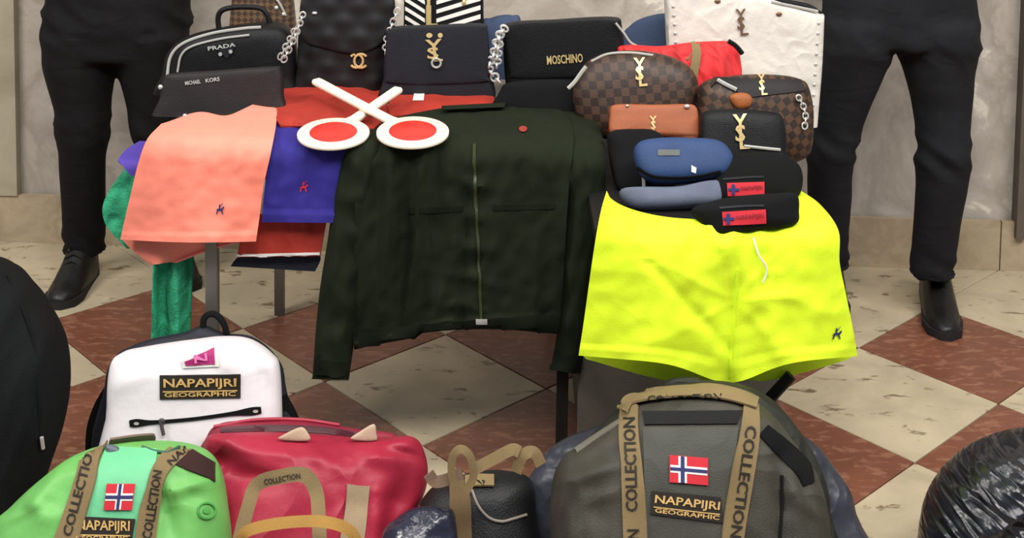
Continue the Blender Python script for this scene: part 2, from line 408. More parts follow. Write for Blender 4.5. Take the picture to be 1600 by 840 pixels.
# ------------------------------------------------------------------ tables
m_steel = M('grey_steel', (120, 114, 108), .4, .6, var=.05, bump=.05)
m_top = M('table_laminate', (150, 140, 126), .5)
m_darkmet = M('dark_steel', (34, 32, 32), .5, .3)
m_panel = M('grey_brown_panel', (98, 92, 82), .6, var=.1)
ZT, ZD = .74, .66
YF, YD = 2.74, 2.50
t = thing('table', 'grey steel legged table buried under clothes and handbags on the left', 'table', (-.26, 3.15, 0))
ob('tabletop', *box((-.26, 3.155, ZT-.0125), (.83, .83, .025)), m_top, t, False)
ob('apron', *join(box((-.26, 2.765, ZT-.05), (.76, .02, .05)), box((-.26, 3.545, ZT-.05), (.76, .02, .05)), box((-.65, 3.155, ZT-.05), (.02, .76, .05)), box((.13, 3.155, ZT-.05), (.02, .76, .05))), m_steel, t, False)
for x, y, mm in ((-.655, 2.765, m_steel), (-.648, 3.545, m_steel), (.127, 2.765, m_darkmet), (.13, 3.545, m_steel)):  # front right leg: the shade under the table is put into its darker colour
    ob('leg', *box((x, y, (ZT-.025)/2), (.026, .026, ZT-.025)), mm, t, False)
t = thing('desk', 'grey brown panelled desk half hidden behind the yellow shorts and olive backpack', 'desk', (.36, 2.9, 0))
ob('desktop', *box((.375, 2.975, ZD-.0125), (.40, .95, .025)), m_darkmet, t, False)
ob('front_panel', *box((.38, 2.73, .34), (.44, .02, .59)), m_panel, t, False)
ob('side_panel', *box((.182, 3.09, .32), (.02, .70, .63)), m_panel, t, False)
ob('side_panel', *box((.565, 3.09, .32), (.02, .70, .63)), m_panel, t, False)
ob('brace', *tube([PY(1236, 586, 2.515), PY(1190, 636, 2.515)], .012, 8), m_darkmet, t)

# ------------------------------------------------------------------ draped cloth
def profile(zt, yf, lift, slope=.035, r=.03, yb=3.62, low=.12):
    r = max(r, .02-lift); P = [(yb, zt+lift)]; c = (yf+r, zt-r)
    for k in range(9):
        g = math.pi/2*k/8; P.append((c[0]-math.sin(g)*(r+lift), c[1]+math.cos(g)*(r+lift)))
    P.append((yf-lift-slope*(zt-low), low)); return P
def hit(prof, px, py):
    r = ray(px, py); best = None
    for (y0, z0), (y1, z1) in zip(prof, prof[1:]):
        dy, dz = y1-y0, z1-z0; den = r.y*dz-r.z*dy
        if abs(den) < 1e-9: continue
        t = (y0*dz-(z0-H)*dy)/den; s = ((r.y*t-y0)*dy+(r.z*t+H-z0)*dz)/(dy*dy+dz*dz)
        if t > 0 and -1e-6 <= s <= 1+1e-6 and (best is None or t < best): best = t
    if best is None: best = prof[-1][0]/r.y
    return CAMP+r*best
def sheet(prof, Lp, Rp, R=44, C=36, disp=None, th=.004, sag=0., edge=0.):
    'cloth between a left and a right border (px), laid over a surface profile; disp(s, t, px, py) lifts it'
    A, B = crv(Lp, R), crv(Rp, R); G = []
    for i in range(R):
        s = i/(R-1); row = []
        for j in range(C):
            t = j/(C-1); x, y = A[i][0]*(1-t)+B[i][0]*t, A[i][1]*(1-t)+B[i][1]*t
            if callable(sag): x, y = sag(s, t, x, y)
            p = hit(prof, x, y); d = disp(s, t, x, y) if disp else 0
            if edge: d -= edge*(max(0, abs(2*t-1)-.8)/.2)**2
            row.append(p-(p-CAMP).normalized()*d)
        G.append(row)
    return thick(G, th)
def fold(x, y, f, dx=1., dy=.12, seed=0):
    'long soft folds'
    a = NZ(x*f*dx+seed, y*f*dy, seed*.7); b = NZ(x*f*dx*2.3+3+seed, y*f*dy*2.3, 1.7)
    return (1-2.2*abs(a))*.7+b*.5
def poly(P, T, off=.003):
    V = [onto(x, y, T, off) for x, y in P]; c = V[0]
    n = (V[1]-V[0]).cross(V[2]-V[0]); f = list(range(len(V)))
    return V, [f if n.dot(CAMP-c) > 0 else f[::-1]]
def rider(cx, cy, h, T, off=.0025):
    'small embroidered polo rider'
    S = [[(-.28, .05), (.2, 0), (.24, .16), (-.26, .2)], [(.1, .06), (.34, -.18), (.42, -.1), (.24, .16)], [(-.26, .18), (-.14, .18), (-.22, .5), (-.32, .5)], [(.1, .14), (.22, .14), (.3, .48), (.2, .5)],
         [(-.08, .08), (.06, .06), (.04, -.25), (-.06, -.25)], [(-.05, -.25), (.05, -.25), (.06, -.37), (-.05, -.38)], [(.02, -.2), (.3, -.5), (.33, -.48), (.06, -.14)]]
    return join(*[poly([(cx+a*h, cy+b*h) for a, b in s], T, off) for s in S])
# --- shorts, shirts and jacket
m_peach = M('peach_cloth', (255, 142, 120), .75, var=.05, bump=.3, bs=700, crum=0.006, cs=7)
m_blue = M('royal_blue_cloth', (39, 31, 124), .75, var=.08, bump=.3, bs=700, crum=0.008, cs=9)
m_purple = M('purple_cloth', (74, 56, 150), .75, var=.1)
m_green = M('green_mesh_cloth', (48, 156, 112), .8, var=.3, vs_=30, bump=.6, bs=200, crum=0.03, cs=14)
m_redc = M('red_cloth', (160, 44, 30), .75, var=.1, bump=.3, bs=600, crum=0.012, cs=9)
m_olive = M('dark_green_cloth', (22, 29, 13), .85, spec=.2, var=.12, bump=.35, bs=700, crum=0.012, cs=9, cst=(1.6, 1, .35))
m_olive2 = M('dark_green_rib', (18, 24, 11), .85, spec=.15, var=.12, bump=.5, bs=900)
m_neon = M('neon_yellow_cloth', (228, 255, 40), .7, var=.04, bump=.3, bs=700, crum=0.008, cs=9)
m_navy = M('navy_cloth', (22, 24, 36), .8)

def puffy(seed, a=.006, f=.02):
    return lambda s, t, x, y: .004+a*fold(x, y, f, 1, .4, seed)
# dark green jacket
jp = profile(ZT, YF, .012)
jz = thing('jacket', 'dark green zipped jacket spread over the front edge of the table', 'jacket', (-.06, YF, 0))
def jd(s, t, x, y):
    v = .010+.020*fold(x, y, .016, 1., .22, 4)*(0.4+.6*min(1, abs(t-.5)*3))+.007*fold(x+y*.5, y, .03, 1., .5, 17)+.004*NZ(x*.05, y*.05, 2)
    v -= .012*math.exp(-((t-.52)/.025)**2)*(s > .18)
    pl = abs(math.sin((x-555+.12*(y-300))/17+1.6*NZ(x*.008, y*.006, 4)))
    v += .036*(1-pl)**1.3*math.exp(-((t-.2)/.26)**2)*min(1, max(0, (s-.15)*4))*(1-.85*max(0, (s-.7)/.3))
    v += .012*(1-abs(math.sin((y-.25*x)/16+NZ(x*.02, y*.02, 9))))**1.5*math.exp(-((t-.55)/.1)**2)*(s > .4)
    if s > .9: v += .008*math.sin((s-.9)/.1*math.pi)
    for cx in (.26, .76): v += .006*math.exp(-((t-cx)/.13)**4-((y-420)/80)**4)
    return v+.012*(1-(2*t-1)**4)
def jsag(s, t, x, y):
    k = max(0, (s-.6)/.4); return x, y-16*math.sin(t*math.pi)*k+(-6*k if t > .3 else 0) - 10*math.sin(t*math.pi)*(1-s)
body = sheet(jp, [(640, 178), (585, 195), (560, 235), (556, 300), (553, 380), (551, 460), (552, 520), (553, 546)], [(858, 166), (884, 178), (896, 215), (890, 280), (885, 350), (881, 420), (877, 480), (873, 528)], 64, 56, jd, .005, jsag)
ob('body_panel', *body, m_olive, jz)
jb = bvh(body)
def sld(seed):
    return lambda s, t, x, y: -.004+.034*math.sqrt(max(0, 1-(2*t-1)**2))+.009*fold(x, y, .03, 1, .5, seed)*1.6
sl = sheet(jp, [(596, 188), (556, 212), (535, 250), (522, 310), (511, 380), (500, 450), (493, 520), (488, 592)], [(652, 182), (612, 212), (588, 262), (580, 320), (572, 380), (562, 450), (555, 520), (545, 594)], 56, 18, sld(1), .005)
ob('sleeve', *sl, m_olive, jz)
sr = sheet(profile(ZT, YF, .002), [(846, 168), (868, 190), (884, 250), (884, 320), (882, 390), (878, 450), (870, 520), (860, 578)], [(882, 164), (925, 182), (944, 225), (946, 300), (940, 370), (930, 440), (917, 515), (907, 584)], 56, 18, sld(6), .005)
ob('sleeve', *sr, m_olive, jz)
col_ = sheet(profile(ZT, YF, .03), [(690, 165), (694, 171)], [(790, 160), (788, 167)], 8, 24, lambda s, t, x, y: .004+.010*math.sin(s*math.pi), .004)
ob('collar', *col_, m_olive, jz)
ob('zip', *band([(742, 226, 2.2), (743, 300, 2.2), (748, 400, 2.2), (752, 500, 2.2)], jb, .003, .002, 40, 3), M('zip_tape', (46, 54, 28), .4), jz)
ob('hem_band', *patch([(560, 514), (872, 490), (872, 516), (560, 540)], jb, .004, .003, 30, 4), m_olive2, jz)
ob('zip_pull', *patch([(744, 498), (762, 498), (762, 504), (744, 504)], jb, .006, .003, 4, 3), silver, jz)
for q in ([(640, 325), (726, 322), (724, 330), (640, 334)], [(770, 320), (868, 318), (868, 326), (770, 329)]):
    ob('pocket_seam', *patch(q, jb, .002, .002, 12, 3), m_olive2, jz)
ob('emblem', *disc(817, 203, 6.5, 4.5, jb, .003), M('dull_red_print', (150, 52, 40), .7), jz)
ob('cuff', *patch([(489, 560), (545, 564), (543, 594), (488, 592)], bvh(sl), .004, .003, 12, 5), m_olive2, jz)
ob('cuff', *patch([(864, 550), (912, 556), (908, 583), (861, 578)], bvh(sr), .004, .003, 12, 5), m_olive2, jz)

# peach shorts
pp = profile(ZT, YF, .02)
def pd(s, t, x, y):
    v = .012+.012*fold(x, y, .012, 1., .6, 9)+.003*NZ(x*.06, y*.06, 5)
    left = max(0, (300-x)/110); v -= .10*left**1.6
    if s > .94: v += .003
    v += .010*math.exp(-((x-395+.25*(y-160))/14)**2)*max(0, 1-s*1.5)-.006*math.exp(-((x-(360-.3*(y-170)))/12)**2)*max(0, 1-s*1.6)
    return v+.02*math.sin(t*math.pi)
def psag(s, t, x, y): return x, y+(-8*math.exp(-((t-.3)/.2)**2)+8*math.exp(-((t-.56)/.14)**2)-6*math.exp(-((t-.9)/.12)**2))*max(0, 1-s*2)+3*math.sin(t*math.pi)*s**3
ps = thing('shorts', 'peach orange shorts draped over the left corner of the table', 'shorts', (-.68, YF, 0))
pv = sheet(pp, [(252, 194), (230, 218), (216, 255), (205, 300), (195, 342), (188, 374)], [(432, 158), (432, 190), (424, 235), (412, 290), (406, 335), (400, 377)], 52, 44, pd, .004, psag)
ob('front_panel', *pv, m_peach, ps)
pl = sheet(profile(ZT, YF, .012), [(190, 373), (206, 390), (236, 414)], [(400, 372), (338, 386), (274, 408)], 12, 26, lambda s, t, x, y: -.035+.01*math.sin(t*6)-.08*max(0, (300-x)/110)**1.6, .004)
ob('back_hem', *pl, m_peach, ps)
pb = bvh(pv)
ob('emblem', *rider(344, 325, 18, pb), navy_print, ps)
# royal blue shorts
bp = profile(ZT, YF, .010)
bs_ = thing('shorts', 'royal blue shorts hanging between the peach shorts and the green jacket', 'shorts', (-.42, YF, 0))
bv = sheet(bp, [(434, 178), (428, 210), (420, 250), (413, 300), (409, 347)], [(505, 186), (556, 226), (548, 262), (536, 304), (520, 348)], 40, 30, lambda s, t, x, y: .006+.010*fold(x, y, .022, 1, .3, 12)+.003*NZ(x*.05, y*.05, 1)+(.004 if s > .9 else 0), .004)
ob('front_panel', *bv, m_blue, bs_)
bb_ = bvh(bv)
ob('emblem', *rider(474, 290, 18, bb_), red_print, bs_)
# purple garment corner
pg = thing('shirt', 'purple shirt corner showing left of the peach shorts', 'shirt', (-.82, 2.9, 0))
ob('cloth', *sheet(profile(ZT, YF, -.05), [(218, 220), (196, 234), (184, 250)], [(262, 222), (240, 252), (206, 276)], 14, 14, puffy(2), .004), m_purple, pg)
# green garment hanging at the table leg
gg = thing('shirt', 'green mesh shirt hanging beside the left table leg under the peach shorts', 'shirt', (-.75, 2.85, 0))
ob('cloth', *sheet(profile(ZT, YF, -.075), [(196, 262), (172, 295), (160, 325), (166, 352), (185, 375), (198, 388)], [(262, 262), (262, 300), (262, 330), (262, 352), (262, 375), (262, 392)], 30, 20, lambda s, t, x, y: .01*fold(x, y, .05, 1, .5, 3)-.03*(1-t), .004), m_green, gg)
ob('hanging_end', *sheet(profile(ZT, YF, -.05, .0), [(242, 390), (240, 430), (239, 480), (238, 535)], [(302, 390), (300, 430), (298, 480), (296, 535)], 40, 26, lambda s, t, x, y: .018*math.cos(t*math.pi*3+.5)+.008*fold(x, y, .05, 1, .2, 8), .004), m_green, gg)
# red shorts under the blue ones
rg = thing('shorts', 'red shorts with white hem under the blue shorts', 'shorts', (-.45, YF, 0))
rv = sheet(profile(ZT, YF, -.012), [(382, 335), (376, 370), (370, 402)], [(512, 335), (506, 365), (500, 400)], 18, 26, lambda s, t, x, y: .006*fold(x, y, .04, 1, .5, 14), .004)
ob('front_panel', *rv, m_redc, rg); rb_ = bvh(rv)
ob('hem', *patch([(371, 397), (500, 394), (500, 401), (370, 404)], rb_, .003, .003, 12, 3), white_print, rg)
ng = thing('shorts', 'black shorts edge hanging below the white hem of the red shorts', 'shorts', (-.45, 2.8, 0))
ob('front_panel', *sheet(profile(ZT, YF, -.035), [(380, 398), (368, 405), (360, 416)], [(500, 398), (500, 408), (492, 424)], 10, 20, puffy(8, .004), .004), m_navy, ng)
# red shirt lying behind the paddles
rs = thing('shirt', 'red shirt lying rumpled behind the two signal paddles', 'shirt', (-.2, 3.05, ZT))
rp = profile(ZT, YF, .018)
ra = sheet(rp, [(470, 128), (440, 140), (424, 160), (432, 186), (440, 196)], [(580, 122), (598, 134), (604, 160), (602, 180), (585, 200)], 30, 34, lambda s, t, x, y: .03*math.sin(math.pi*s)*math.sin(math.pi*min(1, t*1.05))+.034*fold(x, y, .022, .8, 1, 21), .005)
rb2 = sheet(rp, [(640, 128), (622, 142), (605, 165), (600, 182)], [(690, 126), (745, 138), (772, 152), (765, 166)], 26, 34, lambda s, t, x, y: .03*math.sin(math.pi*s)*math.sin(math.pi*t)+.026*fold(x, y, .022, .8, 1, 25), .005)
ob('sleeve', *ra, m_redc, rs); ob('body_panel', *rb2, m_redc, rs); rbt = bvh(rb2)
ob('label', *patch([(648, 143), (664, 142), (662, 158), (645, 158)], rbt, .003, .001, 4, 4), white_print, rs)

# signal paddles
m_pw = M('white_plastic', (240, 228, 206), .4, var=.02, bump=0); m_pr = M('red_reflector', (222, 52, 44), .35, var=.06, bump=.3, bs=900, bd=.001)
def paddle(c, rad, hnd, lab, yo):
    fr = Fr(PY(c[0], c[1], yo), 0, 83)
    t = thing('signal_paddle', lab, 'paddle', fr.o, 'signal paddles on the clothes')
    cu, cw = fr.loc(*c); r = rad
    def dsc(r0, z0, z1, n=40):
        return loft([[fr.pt(cu+r0*k*math.cos(i/n*math.tau), cw+r0*k*math.sin(i/n*math.tau), z) for i in range(n)] for k, z in ((.02, z0), (.985, z0), (1, z0+.001), (1, z1-.001), (.985, z1), (.02, z1))])
    ob('disc', *dsc(r, -.004, .004), m_pw, t)
    ob('reflector', *dsc(r*.66, .0042, .006), m_pr, t)
    hu, hw = fr.loc(*hnd); d = Vector((hu-cu, hw-cw)); L = d.length; d = d/L; a0 = r*.93; pr = []
    for k, wd in ((a0, .017), (a0+.012, .013), (a0+.06, .012), (L*.7, .013), (L*.97, .014), (L, .012)):
        q = Vector((cu, cw))+d*k; n2 = Vector((-d.y, d.x))
        pr.append([fr.pt(q.x+n2.x*wd*a, q.y+n2.y*wd*a, b*.007) for a, b in ((-1, -.5), (-.7, -1), (.7, -1), (1, -.5), (1, .5), (.7, 1), (-.7, 1), (-1, .5))])
    ob('handle', *loft(pr), m_pw, t)
    mk = []
    for i in range(18):
        g = i/18*math.tau
        mk.append(([fr.pt(cu+r*q*math.cos(g+e), cw+r*q*math.sin(g+e), .0046) for q, e in ((.78, -.05), (.88, -.05), (.88, .05), (.78, .05))], [[0, 1, 2, 3]]))
    o = ob('rim_marks', *join(*mk), grey_print, t); o['kind'] = 'stuff'
paddle((521, 209), .079, (622, 140), 'white paddle with red disc and handle beneath, the left of the crossed pair', 2.755)
paddle((645, 207), .079, (494, 127), 'white paddle with red disc on the jacket, handle crossing on top', 2.735)

# neon shorts
npf = profile(ZD, YD, .02, .02)
ns = thing('shorts', 'neon yellow swim shorts hanging over the front of the desk', 'shorts', (.42, YD, 0))
def nd(s, t, x, y):
    v = .02+.03*math.sin(math.pi*min(1, max(0, t)))**.7
    v += .016*fold(x, y, .010, 1, .4, 31)*min(1, s*3)+.006*fold(x+y, y-x, .02, .7, .5, 37)+.004*NZ(x*.03, y*.03, 3)
    v -= .030*math.exp(-((x-(1150-12*s))/18)**2)*max(0, s-.35)
    v += .018*(math.exp(-((x-1030)/70)**2)+math.exp(-((x-1250)/60)**2))*s
    v -= .006*math.exp(-(((x-1150)+(560-y)*.9)/10)**2)*(s > .45)*(x < 1150)
    q = math.atan2(y-470, x-1150); rr = math.hypot(x-1150, y-470)
    v += .006*(1-abs(math.sin(q*3.5+.8*NZ(rr*.01, q))))**2*math.exp(-((rr-95)/75)**2)
    v += .006*math.sin(x*.16+2*NZ(x*.02, y*.01))*math.exp(-(s/.28)**2)
    if s > .95: v += .004
    v -= .05*max(0, (1000-x)/95)**2+.05*max(0, (x-1270)/70)**2
    return v
def nsag(s, t, x, y):
    c = max(0, s-.7)/.3
    low = 12*math.sin(t*math.pi)+30*math.exp(-((t-.54)/.15)**2)
    return x, y+low*c*c+(1-s)**2*46*max(0, math.sin(math.pi*t))**.5
nv = sheet(npf, [(948, 298), (940, 325), (932, 365), (925, 410), (918, 460), (911, 510), (904, 555)], [(1246, 294), (1282, 320), (1310, 360), (1312, 410), (1322, 460), (1332, 510), (1340, 556)], 64, 64, nd, .004, nsag)
ob('front_panel', *nv, m_neon, ns); nb = bvh(nv)
nb2 = sheet(profile(ZD, YD, .006, .02), [(915, 520), (912, 556), (935, 566)], [(1330, 520), (1330, 556), (1310, 566)], 16, 50, lambda s, t, x, y: -.045, .004, lambda s, t, x, y: (x, y+s*(36*math.sin(t*math.pi)-14*math.exp(-((t-.53)/.1)**2))))
ob('back_panel', *nb2, m_neon, ns)
ob('emblem', *rider(1306, 519, 20, nb), navy_print, ns)
ob('drawstring', *tube([onto(a, b, nb, .006) for a, b in ((1178, 372), (1184, 395), (1196, 418), (1190, 440))], .002, 6, 20), white_print, ns)
ob('seam', *band([(1152, 420, 1.5), (1148, 480, 1.5), (1142, 540, 1.5), (1140, 590, 1.5)], nb, .002, .002, 24, 3), m_neon, ns)
def bag(name, label, cat, fr, outline, df, db, e, mat, z=None, part='body', group=None, **k):
    t = thing(name, label, cat, fr.o, group); cre = k.pop('cre', None); g = puff(fr, outline, df, db, e, zmin=z, **k)
    if cre: g = creases(g, fr, cre)
    o = ob(part, *g, mat, t)
    return t, g, bvh(g)
def at(x, Y, z=ZT): return ((x-800)/FPX*Y, Y, z)
def flag(cx, cy, w, h, T, par, off=.004, sk=(0, 0), vert=False):
    'red woven flag patch with a white and blue cross'
    def q(a, b, c, d, o): return patch([(cx+x*w+y*sk[0]*h, cy+y*h+x*sk[1]*w) for x, y in ((a, b), (c, b), (c, d), (a, d))], T, o, .0015, 5, 4)
    p = ob('flag_patch', *q(-.5, -.5, .5, .5, off), red_print, par)
    k = -.16 if not vert else 0
    ob('flag_cross', *join(q(-.48, -.14, .48, .14, off+.001), q(k-.11, -.48, k+.11, .48, off+.001)), white_print, p)
    ob('flag_stripe', *join(q(-.48, -.06, .48, .06, off+.002), q(k-.05, -.48, k+.05, .48, off+.002)), navy_print, p)
def badge(q, T, par, off=.005):
    'dark name badge with gilt lettering in two lines'
    p = ob('name_badge', *patch(q, T, off, .002, 14, 5), black_print, par)
    (ax, ay), (bx, by), (cx, cy), (dx, dy) = q
    def L(u, v): return ((ax*(1-u)+bx*u)*(1-v)+(dx*(1-u)+cx*u)*v, (ay*(1-u)+by*u)*(1-v)+(dy*(1-u)+cy*u)*v)
    h = math.hypot(dx-ax, dy-ay)
    ob('lettering', *join(text('NAPAPIJRI', L(.05, .60), L(.95, .60), h*.46, T, off+.002), text('GEOGRAPHIC', L(.06, .90), L(.94, .90), h*.19, T, off+.002), patch([L(.04, .655), L(.96, .655), L(.96, .70), L(.04, .70)], T, off+.0015, .001, 10, 2)), gold_print, p)

# ---------- back row on the table
fr = Fr(at(360, 3.20), 0, 4)
t, g, T = bag('handbag', 'black boston handbag with silver zip arch, back left on the table', 'bag', fr, [(258, 160), (258, 110), (266, 78), (290, 58), (335, 46), (385, 38), (428, 36), (452, 46), (462, 72), (464, 120), (458, 165)], .06, .07, 4, black_leather, ZT, wr=.003)
ob('zip', *tube([onto(a, b, T, .003, fr.o) for a, b in ((262, 122), (268, 88), (288, 68), (330, 54), (380, 46), (408, 44))], .004, 6, 30), silver, t)
ob('piping', *tube([onto(a, b, T, .003) for a, b in ((278, 112), (284, 86), (302, 72), (345, 61), (390, 55))], .003, 6, 30), silver, t)
ob('handle', *tube([PY(a, b, 3.22) for a, b in ((343, 52), (341, 26), (352, 14), (385, 11), (412, 16), (424, 42))], .007, 8, 30), black_leather, t)
ob('emblem', *poly([(340, 76), (368, 72), (355, 92)], T, .004), charcoal, t)
ob('lettering', *join(text('PRADA', (326, 79), (369, 72), 6, T, .005), disc(345, 84, 3, 3, T, .006), disc(361, 80, 3, 3, T, .006)), silver, t)
ob('chain', *chain([PY(a, b, 3.13) for a, b in ((437, 92), (447, 72), (456, 56), (464, 40))], 9, .007, .0022), silver, t)
fr = Fr(at(345, 2.99, ZT), 0, 10)
t, g, T = bag('clutch_bag', 'brown black flat bag with silver lettering in front of the boston handbag', 'bag', fr, [(252, 200), (251, 150), (255, 124), (268, 115), (340, 110), (425, 104), (440, 110), (443, 150), (441, 205)], .02, .035, 5, brown_black, ZT, wr=.002)
ob('lettering', *join(text('MICHAEL', (290, 133), (314, 130), 6, T, .003), text('KORS', (322, 129), (344, 126), 6, T, .003)), silver, t)
ob('stud', *ball(onto(254, 184, T, .003), .006, .004, .006, 10, 6), silver, t); ob('stud', *ball(onto(252, 136, T, .003), .006, .004, .006, 10, 6), silver, t)
m_mono = checker_mat('monogram_leather', (62, 45, 38), (98, 76, 52), .012, .785)
fr = Fr(at(410, 3.38), 0, 3)
t, g, T = bag('handbag', 'brown patterned handbag cut by the top edge behind the boston handbag', 'bag', fr, [(366, 120), (366, -20), (380, -36), (440, -36), (456, -20), (456, 120)], .045, .04, 4, m_mono, ZT)
ob('clasp', *join(ball(onto(432, 12, T, .003), .006, .005, .006, 8, 6), ball(onto(443, 22, T, .003), .006, .005, .006, 8, 6), tube([onto(a, b, T, .004) for a, b in ((424, -10), (436, 4), (446, 24))], .003, 6, 10)), silver, t)
# quilted bag
m_quilt = quilt_mat('quilted_leather', (27, 27, 28), .028)
fr = Fr(at(540, 3.20), 0, 3)
t, g, T = bag('flap_bag', 'black quilted flap bag with interlocked gold clasp and silver chain', 'bag', fr, [(470, 160), (466, 90), (470, 25), (480, -12), (540, -18), (606, -12), (618, 20), (612, 80), (600, 140), (585, 165)], .045, .05, 4, m_quilt, ZT, wr=.003)
fl = puff(Fr(fr.pt(0, 0, .047), 0, 3), [(468, 22), (474, 62), (500, 74), (545, 84), (580, 78), (604, 60), (616, 22), (606, -14), (540, -20), (480, -14)], .008, .006, 3, wr=.003)
ob('flap', *fl, m_quilt, t); T2 = bvh(g, fl)
def cc(cx, cy, r, T, off):
    a = [onto(cx+r*.36+r*math.cos(k), cy+r*math.sin(k), T, off) for k in [.7+i*.27 for i in range(19)]]
    b = [onto(cx-r*.36-r*math.cos(k), cy+r*math.sin(k), T, off) for k in [.7+i*.27 for i in range(19)]]
    return join(tube(a, .0032, 6), tube(b, .0032, 6))
ob('clasp', *cc(561, 94, 10.5, T2, .008), gold, t)
for q, n in ((((474, 20), (466, 44), (455, 70), (442, 96)), 12), (((622, 14), (612, 40), (604, 62), (602, 84)), 11)): ob('chain_strap', *chain([PY(a, b, 3.12) for a, b in q], n, .007, .0023), silver, t)
ob('stud', *ball(onto(492, 20, T2, .004), .007, .004, .004, 8, 6), silver, t)
# striped bag
fr = Fr(at(693, 3.36), 0, 3)
t, g, T = bag('handbag', 'black and white chevron striped bag with tall gold monogram, cut by the top edge', 'bag', fr, [(632, 130), (631, 40), (632, -40), (755, -40), (756, 40), (755, 130)], .04, .04, 6, black_leather, ZT, smoothc=False)
W = []
for k in range(6):
    y = -26+k*14
    W.append(patch([(634, y-6), (664, y+13), (664, y+19), (634, y)], T, .003, .001, 5, 3)); W.append(patch([(682, y+13), (750, y-8), (750, y-1), (682, y+19)], T, .003, .001, 6, 3))
for wv in W[:]: pass
o = ob('stripes', *join(*W), white_print, t); o['kind'] = 'stuff'
ob('monogram', *join(text('Y', (657, 16), (683, 16), 30, T, .007), patch([(666, 8), (674, 8), (674, 40), (666, 40)], T, .007, .003, 3, 5), text('L', (668, 40), (684, 40), 22, T, .0075)), gold, t)
ob('stud', *ball(onto(725, 4, T, .004), .006, .004, .009, 8, 6), gold, t)
# dark flap bag with vertical letters
fr = Fr(at(682, 3.13), 0, 5)
t, g, T = bag('flap_bag', 'charcoal flap bag with gold letters and ring clasp, middle of the row', 'bag', fr, [(604, 165), (599, 120), (602, 62), (608, 44), (680, 40), (752, 38), (762, 48), (765, 100), (762, 168)], .03, .05, 5, charcoal, ZT, wr=.0015)
fl = puff(Fr(fr.pt(0, 0, .031), 0, 5), [(602, 118), (603, 62), (609, 44), (680, 40), (752, 38), (762, 50), (763, 116), (758, 128), (680, 132), (610, 130)], .004, .005, 4)
ob('flap', *fl, charcoal, t); T2 = bvh(g, fl)
ob('monogram', *join(text('Y', (666, 84), (692, 82), 22, T2, .004), text('S', (668, 92), (686, 91), 18, T2, .0045), text('L', (678, 96), (692, 95), 20, T2, .004), disc(671, 55, 5, 4, T2, .004, 10), disc(688, 55, 4, 4, T2, .004, 10)), gold, t)
ob('ring', *tube([onto(682+7*math.cos(k/14*math.tau), 98+7*math.sin(k/14*math.tau), T2, .006) for k in range(14)], .0028, 6, closed=True), silver, t)
# lettered black bag
fr = Fr(at(880, 3.16), -2, 4)
t, g, T = bag('shoulder_bag', 'black flap bag with gold block lettering and chain at its left side', 'bag', fr, [(802, 172), (790, 130), (786, 60), (790, 38), (870, 32), (958, 28), (972, 42), (976, 110), (966, 170)], .035, .06, 5, black_leather, ZT, wr=.0015)
fl = puff(Fr(fr.pt(0, 0, .036), -2, 4), [(796, 112), (790, 60), (793, 38), (870, 32), (956, 29), (968, 44), (971, 108), (960, 118), (880, 122), (806, 122)], .004, .005, 4)
ob('flap', *fl, black_leather, t); T2 = bvh(g, fl)
ob('lettering', *text('MOSCHINO', (855, 101), (911, 97), 14, T2, .003), gold, t)
for q, n in ((((790, 42), (778, 60), (772, 84), (764, 108), (782, 130)), 15), (((782, 50), (778, 80), (776, 105)), 9)): ob('chain_strap', *chain([PY(a, b, 3.11) for a, b in q], n, .010, .003), silver, t)
ob('chain_end', *tube([PY(a, b, 3.12) for a, b in ((962, 36), (975, 52), (985, 66), (1000, 74))], .003, 6, 14), silver, t)
fr = Fr(at(850, 3.03), 0, 12)
t, g, T = bag('pouch', 'plain black pouch lying in the shadow below the gold lettered bag', 'bag', fr, [(780, 178), (782, 140), (800, 128), (860, 124), (900, 128), (912, 150), (910, 185)], .02, .03, 3, black_fabric, ZT, wr=.004)
m_denim = M('blue_bag_cloth', (52, 66, 92), .8, var=.2, bump=.4, bs=600)
fr = Fr(at(782, 3.38), 0, 3)
t, g, T = bag('handbag', 'blue bag peeping out behind the left top of the gold lettered bag', 'bag', fr, [(744, 170), (750, 45), (768, 28), (800, 24), (815, 40), (815, 170)], .03, .05, 3, m_denim, ZT, wr=.003)
fr = Fr(at(1012, 3.40, ZD), 0, 3)
t, g, T = bag('handbag', 'rounded navy blue bag behind the red cloth bag, left of the white bag', 'bag', fr, [(975, 200), (972, 70), (985, 40), (1015, 25), (1050, 24), (1060, 60), (1060, 200)], .03, .04, 3, m_denim, ZD, wr=.004)
# white studded bag
m_white = M('white_leather', (206, 200, 190), .5, var=.05, bump=.25, bs=60, bd=.006, crum=.012, cs=14)
fr = Fr(at(1160, 3.24, ZD), 0, 5)
t, g, T = bag('tote_bag', 'large white studded shoulder bag standing upright at the back right', 'bag', fr, [(1058, 215), (1044, 100), (1039, 0), (1040, -26), (1100, -26), (1200, -4), (1287, 22), (1283, 110), (1272, 236), (1262, 246), (1160, 240)], .03, .07, 7, m_white, ZD, wr=.004, smoothc=False, N=90)
ob('monogram', *monogram(1158, 35, 40, T, .005), bronze, t)
ob('strap', *tube([PY(a, b, 3.26) for a, b in ((1195, -8), (1225, 2), (1262, 10), (1282, 22))], .007, 8, 16), black_leather, t)
ob('zip', *tube([PY(a, b, 3.24) for a, b in ((1205, 3), (1240, 10), (1278, 18))], .004, 6, 12), silver, t)
sm = ob('stud', *ball(onto(1052, 10, T, .002), .004, .003, .004, 8, 5), silver, t)
ctr = Vector(onto(1052, 10, T, .002))
for a, b in [(1052+k*1.0, 10+k*14) for k in range(1, 5)]+[(1279-k*1.15, 36+k*16) for k in range(12)]:
    o = sm.copy(); COL.objects.link(o); o.location = onto(a, b, T, .002)-ctr
